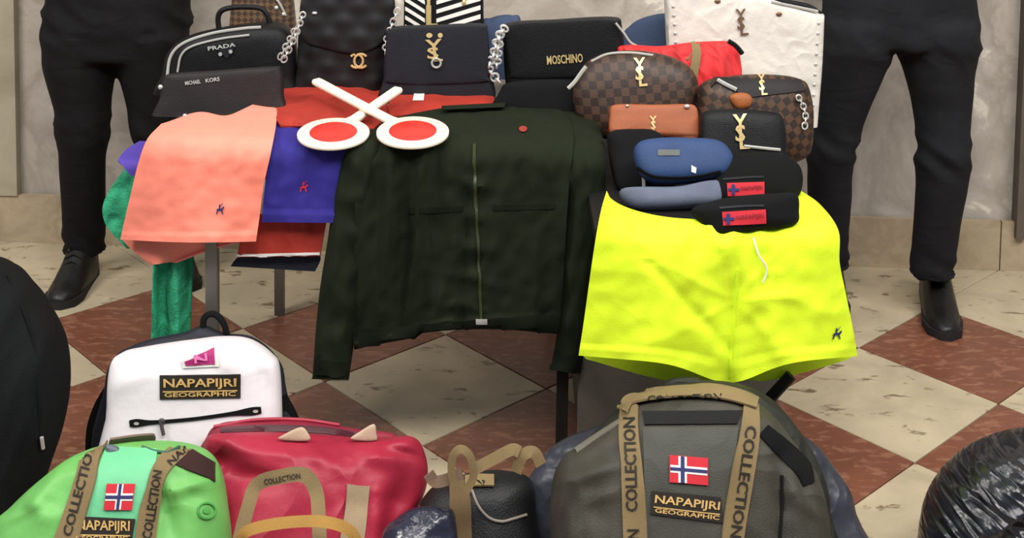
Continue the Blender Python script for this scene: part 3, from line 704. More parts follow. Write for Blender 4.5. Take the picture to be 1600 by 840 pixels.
for a, b in ((1121, 2), (1217, 22)): ob('rivet', *ball(onto(a, b, T, .002), .008, .003, .006, 10, 6), bronze, t)
# red cloth bag
m_redbag = M('red_bag_cloth', (204, 40, 42), .6, var=.3, vs_=26, st=(1.6, 1, .5), bump=.3, bs=500, crum=.03, cs=22, cst=(1.4, 1, .5), crot=.5)
fr = Fr(PZ(1075, 190, ZD), 0, 14); fr.o.y = 3.06
t, g, T = bag('cloth_bag', 'red gathered cloth bag with a khaki strap squeezed behind the brown bags', 'bag', fr, [(964, 78), (985, 70), (1030, 72), (1080, 66), (1130, 64), (1150, 68), (1158, 90), (1156, 130), (1110, 200), (1000, 200), (985, 120)], .035, .05, 2.6, m_redbag, ZD, wr=.010, ws=16, st=(1.6, .5, 1))
ob('strap', *band([(1085, 62, 6), (1088, 80, 7), (1086, 100, 7), (1078, 135, 8)], T, .003, .003, 14, 3), khaki, t)
ob('clip', *tube([PY(a, b, 3.02) for a, b in ((1138, 64), (1150, 72), (1160, 84))], .006, 6, 8), black_leather, t)
# checked bag
m_check = checker_mat('checked_canvas', (46, 32, 26), (72, 51, 38), .0185, .12)
fr = Fr(at(990, 2.98, ZD), -4, 14)
t, g, T = bag('bowling_bag', 'brown checked bowling bag with gold monogram, left behind the tan wallet', 'bag', fr, [(895, 150), (906, 112), (926, 90), (960, 80), (1010, 80), (1060, 93), (1086, 116), (1092, 150), (1080, 180), (1040, 215), (960, 220), (910, 196)], .06, .06, 2.8, m_check, ZD, wr=.003)
ob('monogram', *monogram(1000, 114, 42, T, .005), gold, t)
ob('zip', *tube([onto(a, b, T, .003) for a, b in ((925, 97), (950, 86), (985, 84), (1020, 88))], .003, 6, 16), silver, t)
ob('strap_clip', *tube([PY(a, b, 2.93) for a, b in ((888, 138), (898, 128), (908, 114), (916, 104))], .005, 6, 10), silver, t)
# monogram bag right
m_mono2 = checker_mat('monogram_canvas', (42, 30, 24), (78, 54, 36), .017, .6)
fr = Fr(at(1178, 2.92, ZD), 4, 14)
t, g, T = bag('shoulder_bag', 'brown monogram shoulder bag with tan leather tab, far right of the pile', 'bag', fr, [(1090, 160), (1100, 128), (1145, 118), (1200, 116), (1246, 122), (1262, 140), (1268, 190), (1256, 246), (1180, 262), (1095, 250)], .06, .05, 3.2, m_mono2, ZD, wr=.004)
ob('leather_tab', *puff(Fr(onto(1157, 157, T, .004), 4, 14), [(1140, 152), (1150, 145), (1168, 146), (1176, 156), (1170, 168), (1152, 170)], .012, .004, 2.2, 24, 5), M('tan_tab', (150, 84, 40), .6), t)
ob('clip', *tube([onto(a, b, T, .006) for a, b in ((1122, 128), (1134, 134), (1150, 141))], .005, 6, 8), silver, t)
ob('monogram', *monogram(1190, 134, 30, T, .006), gold, t)
ob('chain', *chain([onto(a, b, T, .008) for a, b in ((1244, 150), (1252, 165), (1256, 182), (1254, 200))], 8, .006, .002), silver, t)
ob('flap', *patch([(1102, 122), (1250, 126), (1258, 142), (1170, 152)], T, .004, .003, 12, 5), brown_black, t)
fr = Fr(at(1160, 2.79, ZD), 2, 20)
t, g, T = bag('flap_bag', 'black bag with slim gold monogram in front of the brown monogram bag', 'bag', fr, [(1096, 250), (1092, 200), (1098, 176), (1130, 170), (1200, 174), (1222, 186), (1228, 235), (1220, 262), (1120, 264)], .035, .04, 3.6, black_leather, ZD, wr=.003)
ob('monogram', *monogram(1157, 207, 52, T, .005), gold, t)
ob('trim_bar', *tube([onto(a, b, T, .003) for a, b in ((1162, 228), (1190, 231), (1218, 234))], .0035, 6, 10), silver, t)
# tan wallet
m_tan = M('tan_leather', (150, 80, 44), .5, var=.12, vs_=9, st=(1, 1, 5), bump=.2, bs=300)
fr = Fr(at(1022, 2.80, ZD), 0, 24)
t, g, T = bag('wallet', 'tan leather wallet with small gold monogram lying on the pouches', 'wallet', fr, [(953, 208), (952, 180), (955, 166), (975, 163), (1020, 164), (1070, 163), (1086, 166), (1091, 180), (1091, 216), (1060, 216), (1020, 213), (975, 209)], .016, .02, 5, m_tan, ZD, wr=.0012)
ob('monogram', *monogram(1021, 195, 26, T, .003), gold, t)
ob('flap_edge', *band([(956, 203, 1.4), (1020, 207, 1.4), (1088, 210, 1.4)], T, .002, .002, 14, 3), M('tan_edge', (120, 62, 34), .6), t)
ob('stud', *ball(onto(1073, 167, T, .004), .007, .005, .005, 8, 6), silver, t); ob('stud', *ball(onto(980, 166, T, .003), .004, .003, .003, 8, 6), silver, t)
# pouches at the front of the desk
m_bluebag = M('blue_nylon', (38, 62, 104), .6, var=.12, bump=.35, bs=600)
fr = Fr(at(985, 2.73, ZD), 0, 30)
t, g, T = bag('pouch', 'black nylon pouch left under the tan wallet and blue bag', 'bag', fr, [(950, 230), (952, 208), (985, 203), (1030, 210), (1060, 260), (1040, 306), (985, 304), (962, 290)], .03, .04, 3, black_fabric, ZD, wr=.005)
ob('zip_pull', *tube([onto(1005, 278, T, .01), onto(1006, 292, T, .01)], .004, 6), silver, t)
m_greyblue = M('grey_blue_nylon', (92, 99, 116), .7, var=.15, bump=.3, bs=500)
fr = Fr(at(1050, 2.60, ZD), 0, 40)
t, g, T = bag('pouch', 'grey blue pouch lowest under the blue oval bag', 'bag', fr, [(968, 300), (990, 296), (1060, 294), (1120, 284), (1134, 292), (1124, 316), (1080, 324), (1010, 328), (980, 318)], .03, .035, 2.5, m_greyblue, ZD, wr=.006)
fr = Fr(at(1060, 2.60, ZD), 0, 34)
t, g, T = bag('belt_bag', 'navy blue oval belt bag on top of the grey blue pouch', 'bag', fr, [(990, 240), (998, 224), (1030, 218), (1080, 218), (1122, 222), (1142, 240), (1144, 260), (1128, 276), (1080, 284), (1025, 284), (1000, 270)], .035, .045, 3.2, m_bluebag, ZD, wr=.002)
ob('label', *patch([(1028, 234), (1062, 234), (1062, 243), (1028, 243)], T, .002, .0015, 6, 3), M('grey_label', (92, 96, 92), .6), t)
ob('emblem', *poly([(1080, 258), (1088, 262), (1087, 270), (1080, 268)], T, .003), white_print, t)
ob('zip', *band([(996, 262, 2), (1024, 276, 2), (1080, 277, 2), (1126, 268, 2)], T, .002, .002, 24, 3), black_fabric, t)
ob('zip_pull', *tube([onto(1140, 264, T, .006), onto(1152, 260, T, .01)], .004, 6), silver, t)
def bum(cfr, outline, rp, lab):
    t, g, T = bag('belt_bag', lab, 'bag', cfr, outline, .035, .035, 2.6, black_fabric, None, wr=.004, group='black belt bags with red patch')
    p = ob('name_patch', *patch(rp, T, .003, .002, 8, 4), red_print, t); (ax, ay), (bx, by), (cx, cy), (dx, dy) = rp
    h = dy-ay
    ob('lettering', *text('NAPAPIJRI', (ax+22, ay+h*.62), (bx-3, by+h*.62), h*.36, T, .006), M('dark_red_print', (120, 24, 34), .7), p)
    ob('emblem', *join(patch([(ax+2, ay+h*.40), (ax+19, ay+h*.40), (ax+19, ay+h*.6), (ax+2, ay+h*.6)], T, .005, .001, 3, 3), patch([(ax+7, ay+h*.12), (ax+12, ay+h*.12), (ax+12, ay+h*.88), (ax+7, ay+h*.88)], T, .0055, .001, 3, 3)), navy_print, p)
    ob('zip', *band([(outline[1][0]+12, ay-6, 1.5), ((ax+bx)/2, ay-9, 1.5), (outline[3][0]-16, ay-10, 1.5)], T, .002, .002, 16, 3), charcoal, t)
    return t
bum(Fr(at(1170, 2.62, ZD+.0), 0, 26), [(1110, 300), (1118, 262), (1150, 242), (1210, 240), (1246, 256), (1254, 285), (1240, 312), (1180, 322), (1130, 318)], [(1136, 286), (1194, 284), (1194, 303), (1137, 306)], 'black belt bag with red patch, the upper one beside the blue oval bag')
fr2 = Fr(at(1165, 2.44, ZD-.03), 0, 22)
bum(fr2, [(1080, 328), (1112, 314), (1155, 306), (1210, 302), (1243, 303), (1248, 328), (1240, 352), (1175, 363), (1114, 369), (1094, 350)], [(1128, 331), (1196, 327), (1197, 348), (1130, 352)], 'black belt bag with red patch, the lower one above the yellow shorts')
# ---------- floor: backpacks, duffel, sacks
def fl(x, Y): return ((x-800)/FPX*Y, Y, 0)
# white backpack
m_wbp = M('white_coated_cloth', (226, 220, 222), .55, var=.03, bump=.2, bs=50, bd=.004, crum=.006, cs=6)
fr = Fr(fl(305, 2.50), 3, 14)
O = [(171, 770), (169, 640), (173, 572), (186, 553), (220, 545), (262, 538), (300, 533), (345, 528), (388, 532), (424, 556), (437, 582), (441, 680), (438, 770)]
t, g, T = bag('backpack', 'white backpack with pink emblem leaning at the left table leg', 'backpack', fr, O, .05, .07, 3.6, m_wbp, 0, wr=.004, ws=7, cre=[(200, 565, 285, 552, .012, -.010), (285, 552, 330, 545, .010, .008), (398, 552, 425, 610, .014, -.010), (350, 545, 380, 580, .012, .008), (185, 600, 230, 575, .012, .006)])
badge([(250, 586), (376, 584), (376, 621), (250, 623)], T, t, .003)
em = ob('emblem_border', *patch([(284, 564), (340, 540), (343, 572), (286, 575)], T, .003, .002, 8, 5), white_print, t)
ob('emblem', *patch([(290, 564), (335, 544), (337, 568), (291, 570)], T, .005, .002, 8, 5), M('magenta_print', (170, 40, 110), .6), em)
ob('lettering', *text('N', (305, 566), (325, 562), 9, T, .008), M('pink_print', (232, 120, 180), .6), em)
zp = ob('zip', *band([(203, 661, 5), (215, 660, 6), (240, 659, 3), (300, 654, 2.5), (360, 646, 3), (392, 642, 6), (408, 640, 5)], T, .003, .003, 40, 4), black_fabric, t)
ob('zip_pull', *join(tube([onto(a, b, T, .008) for a, b in ((252, 655), (254, 665), (257, 678))], .004, 6, 6), ball(onto(254, 656, T, .008), .007, .004, .006, 8, 6)), M('grey_rubber', (70, 62, 66), .5), zp)
for c in ((215, 660), (399, 641)): ob('zip_stop', *disc(*c, 4, 2.5, T, .008, 12), silver, zp)
bk = puff(Fr(fr.pt(0, 0, -.075), 3, 14), [(164, 740), (164, 600), (180, 556), (205, 540), (240, 528), (290, 518), (318, 508), (350, 520), (395, 526), (432, 556), (446, 600), (448, 740)], .03, .03, 3, zmin=0, wr=.004)
ob('back_panel', *bk, M('black_nylon', (24, 26, 36), .6, bump=.4, bs=400), t)
yb = 2.66
ob('handle', *tube([PY(a, b, yb) for a, b in ((318, 524), (318, 500), (326, 491), (338, 492), (350, 506), (355, 526))], .007, 8, 24), black_fabric, t)
ob('shoulder_strap', *aband([PY(a, b, 2.62) for a, b in ((440, 620), (456, 650), (470, 690), (474, 760))], .012), black_fabric, t)
ob('shoulder_strap', *aband([PY(a, b, 2.63) for a, b in ((166, 610), (150, 640), (140, 680), (140, 760))], .008), black_fabric, t)

# olive backpack in clear wrap
m_obp = M('olive_grey_cloth', (48, 46, 37), .6, var=.22, vs_=7, bump=.35, bs=420, col2=(70, 66, 56), crum=.03, cs=8)
m_obp2 = M('dark_olive_cloth', (32, 33, 24), .65, var=.2, vs_=9, bump=.35, bs=420, crum=.03, cs=10)
m_wrapd = M('blue_grey_plastic', (52, 53, 62), .4, var=.2, bump=.5, bs=14, bd=.012, crum=.03, cs=12)
fr = Fr(fl(1075, 2.16), -3, 24)
O = [(880, 960), (862, 860), (862, 760), (878, 715), (915, 690), (960, 660), (1000, 628), (1080, 608), (1150, 612), (1200, 640), (1240, 690), (1275, 740), (1292, 800), (1296, 870), (1280, 960)]
t, g, T = bag('backpack', 'olive grey backpack with lettered khaki straps and flag patch, front centre right', 'backpack', fr, O, .10, .09, 2.6, m_obp, 0, wr=.007, ws=7, N=110, K=20, cre=[(1208, 705, 1214, 840, .014, -.018), (885, 745, 965, 715, .010, .010), (890, 790, 900, 850, .010, .010), (925, 760, 945, 840, .012, -.012), (1225, 760, 1275, 800, .012, .012), (960, 690, 900, 720, .010, -.010), (1240, 740, 1262, 830, .010, -.010), (905, 770, 960, 760, .008, .006)])
top = puff(Fr(fr.pt(0, 0, -.07), -3, 24), [(884, 960), (880, 800), (884, 720), (930, 672), (970, 634), (1020, 604), (1080, 594), (1150, 598), (1205, 622), (1250, 672), (1282, 730), (1298, 800), (1302, 960)], .06, .05, 2.6, zmin=0, wr=.008)
ob('rear_compartment', *top, m_obp2, t)
T2 = bvh(g, top)
wrp = puff(Fr(fr.pt(0, 0, -.16), -3, 24), [(836, 960), (818, 780), (840, 724), (884, 684), (960, 660), (1080, 650), (1200, 660), (1270, 690), (1312, 740), (1338, 800), (1356, 960)], .07, .02, 2.4, zmin=0, wr=.012, ws=14)
ob('plastic_wrap', *wrp, m_wrapd, t)
pk = patch([(1006, 669), (1152, 669), (1136, 870), (1008, 870)], T, .005, .004, 16, 18)
ob('front_pocket', *pk, M('grey_green_cloth', (66, 66, 58), .6, var=.2, vs_=8, bump=.3, bs=420, crum=.01, cs=9), t); T3 = bvh(g, pk, top)
ob('top_opening', *patch([(1004, 644), (1160, 642), (1152, 662), (1008, 664)], T2, .004, .004, 14, 5), M('opening_black', (22, 22, 20), .9), t)  # opening is a flat black patch laid on the closed bag
lst = band([(985, 636, 13), (984, 680, 15), (988, 740, 17), (991, 800, 18), (993, 860, 18)], T3, .007, .004, 40, 4, 6); ob('strap', *lst, khaki, t)
rst = band([(1172, 634, 11), (1170, 680, 15), (1160, 740, 17), (1150, 800, 17), (1142, 860, 17)], T3, .007, .004, 40, 4, 6); ob('strap', *rst, khaki, t)
tst = band([(976, 646, 9), (986, 628, 10), (1030, 620, 9), (1080, 616, 9), (1130, 620, 9), (1180, 634, 8)], T2, .012, .004, 40, 4, 4); ob('top_strap', *tst, khaki, t)
TT = bvh(lst); ob('lettering', *text('COLLECTION', (997, 798), (993, 652), 19, TT, .002), black_print, t); ob('lettering', *text('N', (999, 842), (999, 826), 19, TT, .002), black_print, t)
TT = bvh(rst); ob('lettering', *text('COLLECTION', (1165, 664), (1140, 838), 18, TT, .002), black_print, t)
TT = bvh(tst); ob('lettering', *text('COLLECTION', (1012, 628), (1128, 624), 9, TT, .002), black_print, t)
flag(1076, 734, 60, 42, T3, t, .004, (0, .08))
badge([(1018, 766), (1126, 776), (1130, 816), (1016, 802)], T3, t, .004)
ob('zip', *band([(900, 704, 3), (940, 676, 3), (985, 650, 3)], T2, .003, .003, 20, 3), M('dusty_zip', (110, 106, 96), .6), t)
ob('side_mesh', *band([(1192, 672, 10), (1222, 700, 13), (1252, 730, 13), (1262, 756, 9)], T2, .004, .004, 20, 4), black_fabric, t)
ob('piping', *tube([onto(a, b, T, .003) for a, b in ((1222, 742), (1220, 790), (1218, 842))], .003, 6, 16), black_fabric, t)
ob('carry_handle', *tube([PY(a, b, 2.40) for a, b in ((1036, 616), (1044, 601), (1070, 596), (1094, 599), (1102, 616))], .009, 8, 18), m_obp2, t)

# green backpack
m_gbp = M('bright_green_cloth', (108, 176, 90), .5, var=.1, vs_=6, bump=.2, bs=80, bd=.003, crum=.03, cs=7)
m_mint = M('mint_cloth', (104, 188, 136), .55, var=.06, bump=.2, bs=80)
fr = Fr(fl(185, 2.14), 4, 26)
O = [(-20, 960), (-8, 830), (24, 788), (70, 745), (115, 712), (165, 694), (220, 688), (280, 690), (322, 704), (345, 735), (356, 790), (362, 860), (350, 960)]
t, g, T = bag('backpack', 'bright green backpack with khaki straps and flag patch in the front left corner', 'backpack', fr, O, .10, .09, 2.5, m_gbp, 0, wr=.012, ws=7, N=110, K=20, cre=[(262, 745, 282, 840, .018, -.025), (282, 760, 345, 742, .010, .012), (270, 742, 330, 800, .012, .010), (60, 770, 100, 800, .012, .010), (40, 815, 95, 780, .012, -.012), (105, 725, 70, 800, .014, .010), (300, 760, 315, 780, .012, -.012)])
pk = patch([(166, 700), (246, 704), (226, 860), (112, 860)], T, .005, .004, 14, 18)
ob('front_pocket', *pk, m_mint, t); T3 = bvh(g, pk)
ob('opening', *patch([(264, 722), (300, 704), (334, 724), (334, 752)], T, .004, .003, 10, 6), M('opening_dark_red', (52, 26, 24), .9), t)  # opening drawn as a dark red patch on the bag surface
l1 = band([(160, 688, 12), (143, 712, 14), (136, 745, 15), (122, 790, 16), (102, 850, 18)], T3, .007, .004, 36, 4, 6); ob('strap', *l1, khaki, t)
l2 = band([(306, 684, 11), (284, 702, 12), (252, 730, 13), (240, 768, 13), (230, 806, 14), (226, 860, 15)], T3, .007, .004, 36, 4, 6); ob('strap', *l2, khaki, t)
l3 = band([(172, 690, 6), (215, 682, 8), (262, 680, 8), (312, 686, 7)], T, .010, .004, 30, 4, 3); ob('top_strap', *l3, M('dusty_webbing', (116, 96, 84), .85, bump=.5, bs=800), t)
TT = bvh(l1); ob('lettering', *text('COLLECTION', (112, 838), (151, 694), 15, TT, .002), black_print, t)
TT = bvh(l2); ob('lettering', *text('COLLECTION', (236, 842), (254, 736), 15, TT, .002), black_print, t); ob('lettering', *text('NAPA', (268, 728), (304, 694), 11, TT, .002), black_print, t)
flag(187, 776, 44, 40, T3, t, .004, (-.12, 0), True)
badge([(124, 806), (212, 810), (206, 848), (112, 848)], T3, t, .004)
m_dg = M('darker_green_print', (70, 150, 70), .6)
ob('round_emblem', *join(tube([onto(322+13*math.cos(k/18*math.tau), 798+12*math.sin(k/18*math.tau), T, .003) for k in range(18)], .002, 5, closed=True), disc(322, 798, 6, 5, T, .003, 12)), m_dg, t)
ob('zip', *tube([onto(a, b, T, .003) for a, b in ((222, 700), (240, 706), (262, 708), (280, 700))], .003, 6, 14), M('teal_zip', (40, 86, 66), .5), t)
ob('buckle', *puff(Fr(onto(176, 702, T, .01), 4, 26), [(166, 694), (186, 698), (188, 710), (170, 710)], .012, .006, 3, 20, 5), M('grey_buckle', (88, 96, 104), .4), t)

# pink red duffel
m_pink = M('raspberry_cloth', (160, 36, 58), .5, var=.14, vs_=6, bump=.25, bs=60, bd=.004, crum=.04, cs=7)
m_pinkd = M('dark_raspberry_cloth', (128, 30, 50), .65, var=.15)
fr = Fr(fl(500, 2.30), 8, 30)
O = [(344, 960), (334, 800), (322, 720), (318, 690), (340, 676), (420, 674), (520, 680), (600, 682), (645, 682), (662, 705), (667, 750), (655, 790), (620, 850), (590, 960)]
t, g, T = bag('duffel_bag', 'raspberry red duffel bag lying between the green backpack and black bag', 'bag', fr, O, .11, .10, 2.3, m_pink, 0, wr=.014, ws=7, st=(.7, 1.6, 1), N=110, K=20, cre=[(330, 706, 372, 742, .03, -.045), (372, 742, 440, 748, .016, -.02), (360, 700, 500, 716, .012, .010), (500, 714, 545, 738, .014, .010), (560, 770, 545, 800, .02, -.012), (628, 735, 606, 830, .020, -.028), (600, 700, 658, 716, .008, -.014), (560, 700, 620, 730, .010, .010), (590, 770, 585, 850, .012, .014)])
flp = puff(Fr(fr.pt(0, 0, -.05), 8, 30), [(322, 720), (324, 680), (345, 661), (390, 656), (440, 656), (500, 660), (560, 670), (620, 680), (620, 720), (480, 730)], .03, .05, 2.2, zmin=0, wr=.006)
ob('zip_flap', *flp, m_pinkd, t); T2 = bvh(g, flp)
ob('piping', *tube([onto(a, b, T2, .003) for a, b in ((335, 668), (400, 658), (470, 658), (530, 666))], .004, 6, 24), m_pink, t)
ob('zip', *band([(345, 672, 4), (420, 669, 5), (500, 672, 5), (560, 680, 4)], T2, .002, .002, 24, 3), M('dark_zip', (70, 28, 36), .5), t)
for q in ([(436, 686), (448, 676), (470, 667), (480, 674), (482, 688)], [(548, 686), (562, 674), (584, 662), (588, 676), (586, 688)]): ob('strap_end', *puff(Fr(onto(q[0][0]+20, 690, T2, .012), 8, 10), q, .004, .004, 3, 24, 5), M('pale_webbing', (190, 164, 140), .8, bump=.4, bs=700), t)
ob('strap', *band([(560, 758, 18), (556, 800, 18), (548, 850, 18), (545, 900, 18)], T, .006, .004, 24, 4, 4), M('beige_webbing', (160, 138, 110), .85, bump=.5, bs=800), t)
Yl = 2.10
h1 = aband([PY(a, b, y) for a, b, y in ((372, 850, 2.10), (388, 790, 2.13), (402, 756, 2.15), (440, 744, 2.14), (476, 742, 2.14), (494, 768, 2.13), (498, 810, 2.10), (500, 860, 2.07))], .012, .004, 36); ob('handle_loop', *h1, khaki, t)
h2 = aband([PY(a, b, y) for a, b, y in ((374, 860, 2.04), (382, 832, 2.04), (430, 818, 2.04), (500, 814, 2.04), (546, 828, 2.05), (566, 862, 2.05))], .009, .004, 30); ob('handle_loop', *h2, M('ochre_webbing', (176, 134, 66), .8, bump=.5, bs=800), t)
TT = bvh(h1); ob('lettering', *text('COLLECTION', (414, 757), (470, 747), 9, TT, .002), black_print, t)

# black bag with khaki straps, middle
m_blkpl = M('black_plastic', (26, 27, 32), .28, var=.1, bump=.25, bs=30, bd=.01, spec=.6, crum=.03, cs=5, cst=(1.5, 1.5, 8), crot=-.62)
fr = Fr(fl(755, 2.28), 0, 26)
O = [(640, 960), (652, 810), (668, 768), (700, 748), (760, 734), (806, 738), (830, 752), (838, 800), (840, 960)]
t, g, T = bag('travel_bag', 'black bag with tangled khaki straps between red duffel and olive backpack', 'bag', fr, O, .09, .10, 2.4, M('black_nylon_bag', (20, 21, 22), .5, var=.15, bump=.4, bs=300), 0, wr=.010, ws=10)
ob('strap', *band([(716, 754, 13), (720, 785, 16), (720, 820, 17), (722, 870, 17)], T, .006, .004, 24, 4, 3), M('dark_khaki_webbing', (98, 78, 50), .85, bump=.5, bs=800), t)
kn = aband([PY(a, b, 2.16) for a, b in ((716, 772), (706, 740), (708, 712), (720, 701), (734, 712), (740, 742), (728, 768))], .007, .004, 30); ob('strap_loop', *kn, khaki, t)
ob('strap_end', *aband([PY(a, b, 2.17) for a, b in ((670, 740), (680, 752), (700, 748), (722, 738))], .010, .004, 16), M('taupe_webbing', (124, 100, 80), .85, bump=.5, bs=800), t)
ob('strap_end', *aband([PY(a, b, 2.19) for a, b in ((742, 732), (772, 716), (800, 702), (812, 706))], .010, .004, 16), khaki, t)
ob('strap_end', *aband([PY(a, b, 2.19) for a, b in ((806, 738), (816, 712), (834, 706), (846, 726))], .010, .004, 16), khaki, t)
ob('strap_bar', *band([(728, 755, 7), (750, 754, 8), (772, 754, 8)], T, .008, .004, 12, 4), khaki, t)
TT = bvh(((lambda b: b)(band([(728, 755, 7), (750, 754, 8), (772, 754, 8)], T, .008, .004, 12, 4)))); ob('lettering', *text('N', (747, 760), (758, 760), 9, TT, .002), black_print, t)
ob('cord', *tube([onto(a, b, T, .005) for a, b in ((738, 768), (748, 790), (764, 808), (782, 814), (800, 810), (820, 804))], .0025, 6, 24), M('grey_cord', (136, 126, 116), .7), t)
fr = Fr(fl(650, 2.08), 0, 30)
t, g, T = bag('plastic_sack', 'dark bluish plastic sack at the bottom edge in front of the red duffel', 'sack', fr, [(580, 960), (596, 840), (622, 808), (650, 792), (690, 792), (712, 812), (720, 960)], .04, .04, 2.2, M('blue_black_plastic', (36, 36, 52), .25, var=.2, bump=.6, bs=25, bd=.012, spec=.6), 0, wr=.014, ws=16)

# black sack right
fr = Fr(fl(1590, 2.28), -6, 26)
def ridge(g, fr, amp, ang, fq):
    V, F = g
    for i, v in enumerate(V):
        q = v-fr.o; a, b = q.dot(fr.u), q.dot(fr.w); s = a*math.cos(ang)+b*math.sin(ang); c = -a*math.sin(ang)+b*math.cos(ang)
        k = (1-2*abs(NZ(s*fq*.18, c*fq, 2.2)))*.6+(1-2*abs(NZ(s*fq*.4+5, c*fq*2.2, 4)))*.4
        V[i] = v+fr.n*amp*k
        if V[i].z < 0: V[i].z = 0
    return V, F
O = [(1428, 980), (1430, 850), (1442, 778), (1470, 730), (1512, 694), (1560, 674), (1620, 664), (1690, 676), (1740, 730), (1760, 850), (1760, 980)]
g = ridge(puff(fr, O, .15, .14, 2.1, 110, 26, zmin=0, wr=.012, ws=6), fr, .026, .62, 13)
t = thing('rubbish_sack', 'shiny black plastic rubbish sack in the front right corner', 'sack', fr.o); ob('body', *g, m_blkpl, t)
# black bag left
fr = Fr(fl(-20, 2.46), 6, 12)
O = [(-150, 960), (-140, 480), (-80, 410), (-20, 396), (30, 420), (70, 468), (98, 520), (108, 590), (98, 670), (72, 750), (50, 840), (40, 960)]
g = ridge(puff(fr, O, .12, .12, 2.3, 100, 20, zmin=0, wr=.010, ws=6), fr, .010, 1.2, 12)
t = thing('travel_bag', 'large black fabric bag cut by the left edge', 'bag', fr.o); ob('body', *g, M('black_green_fabric', (10, 12, 13), .8, spec=.2, bump=.4, bs=400), t); T = bvh(g)
ob('zip_pull', *tube([onto(61, 681, T, .008), onto(63, 698, T, .008)], .004, 6), silver, t)
ob('seam', *tube([onto(a, b, T, .002) for a, b in ((10, 430), (48, 520), (60, 620), (62, 700))], .003, 6, 24), black_fabric, t)

# ---------- two people standing behind the goods
m_skin = M('skin', (196, 146, 120), .55, var=.05, bump=.1)
m_hair = M('dark_hair', (36, 28, 24), .6, bump=.6, bs=300, st=(1, 1, .1))
def person(lab, legs, hips, Y, tcol, jcol, shoes, face):
    def ringpx(y, xl, xr, Yc, dep):
        a, b = PY(xl, y, Yc), PY(xr, y, Yc); c = (a+b)/2; return ell(c, ((b.x-a.x)/2, 0, 0), (0, dep, 0))
    cx = (legs[0][0][1]+legs[1][0][2])/2
    base = PY(cx, 0, Y); p = thing('person', lab, 'person', (base.x, Y, 0))
    parts = []
    for L in legs:
        parts.append(loft([ringpx(y, a, b, Yc, max(.05, (b-a)/FPX*Y*.5*(1.02 if y < 250 else .95))) for y, a, b, Yc in L]))
    parts.append(loft([ringpx(y, a, b, Y, .115) for y, a, b in hips]))
    V, F, Nn = remesh(*join(*parts), .011, 5)
    ctr = sum((v.x for v in V))/len(V)
    for i, v in enumerate(V):
        n = Nn[i]; z = v.z
        cre = 0
        for zc, am, wd in ((.48, .012, .05), (.12, .010, .06), (.80, .012, .06)):
            cre += am*math.exp(-((z-zc)/wd)**2)
        k = (1-2.2*abs(NZ(v.x*9+face, v.y*7, z*14+v.x*9)))
        V[i] = v+n*(cre*k+.004*NZ(v.x*7, v.y*7, z*9+face))
    ob('trousers', V, F, tcol, p)
    for hm in legs:
        y, a, b, Yc = hm[-1]; c = (PY(a, y, Yc)+PY(b, y, Yc))/2; rx = (b-a)/FPX*Yc/2
        ob('trouser_hem', *tube([c+Vector((rx*1.0*math.cos(k/20*math.tau), rx*.95*math.sin(k/20*math.tau), .008)) for k in range(20)], .006, 6, closed=True), tcol, p)
    # shoes: lofted along their length
    for heel, toe in shoes:
        h, q = Vector(heel), Vector(toe); d = (q-h); Ls = d.length; d.normalize(); sd = Vector((-d.y, d.x, 0)); R = []
        for f, wd, ht in ((0, .026, .09), (.05, .040, .13), (.2, .046, .145), (.38, .047, .12), (.55, .050, .088), (.75, .052, .060), (.9, .043, .050), (.98, .026, .036), (1, .012, .028)):
            c = h+d*Ls*f; R.append([c+sd*wd*a+Vector((0, 0, b*ht+.0)) for a, b in ((-.9, .0), (-1, .22), (-.92, .55), (-.6, .9), (0, 1), (.6, .9), (.92, .55), (1, .22), (.9, 0))])
        sh = loft(R); V2, F2, N2 = remesh(*sh, .008, 2)
        for v in V2: v.z = max(0, v.z)
        s = ob('shoe', V2, F2, M('black_shoe_leather', (22, 21, 21), .4, bump=.2, bs=300), p)
        so = []
        for z in (.0, .022):
            ring = []
            for a, b in ((0, .03), (.06, .040), (.3, .043), (.5, .048), (.75, .056), (.92, .046), (1.01, .014)):
                ring.append(h+d*Ls*a+sd*b+Vector((0, 0, z)))
            for a, b in ((1.01, .014), (.92, .046), (.75, .056), (.5, .048), (.3, .043), (.06, .040), (0, .03)): ring.append(h+d*Ls*a-sd*b+Vector((0, 0, z)))
            so.append(ring)
        ob('sole', *loft(so), M('black_rubber', (30, 29, 28), .7), s)
        lc = [tube([h+d*Ls*f+sd*k*.026+Vector((0, 0, z+.004-abs(k)*.014)) for k in (-1, -.5, 0, .5, 1)], .0025, 5) for f, z in ((.40, .114), (.47, .102), (.54, .088))]
        ob('laces', *join(*lc), black_fabric, s)
    # body, jacket, head above the frame
    bx = base.x; zt = base.z
    J = [ell((bx, Y, z), (rx, 0, 0), (0, ry, 0), 28) for z, rx, ry in ((zt+.06, .19, .12), (zt+.09, .195, .13), (zt+.2, .18, .12), (zt+.36, .20, .125), (zt+.46, .21, .12), (zt+.53, .18, .10), (zt+.57, .10, .075))]
    arms = []
    for s in (-1, 1):
        A = [((bx+s*.19, Y, zt+.50), .062), ((bx+s*.235, Y+.02, zt+.42), .058), ((bx+s*.27, Y+.06, zt+.22), .050), ((bx+s*.235, Y+.13, zt+.12), .046), ((bx+s*.09, Y+.17, zt+.10), .036)]
        R = []
        for i, (c, r) in enumerate(A):
            a, b = Vector(A[max(0, i-1)][0]), Vector(A[min(4, i+1)][0]); tt = (b-a).normalized(); x = tt.cross(Vector((0, 1, .1))).normalized(); y = tt.cross(x); R.append(ell(c, x*r, y*r, 16))
        arms.append(loft(R))
    V, F, Nn = remesh(*join(loft(J), *arms), .014, 5)
    for i, v in enumerate(V): V[i] = v+Nn[i]*.005*NZ(v.x*12, v.y*12, v.z*22)
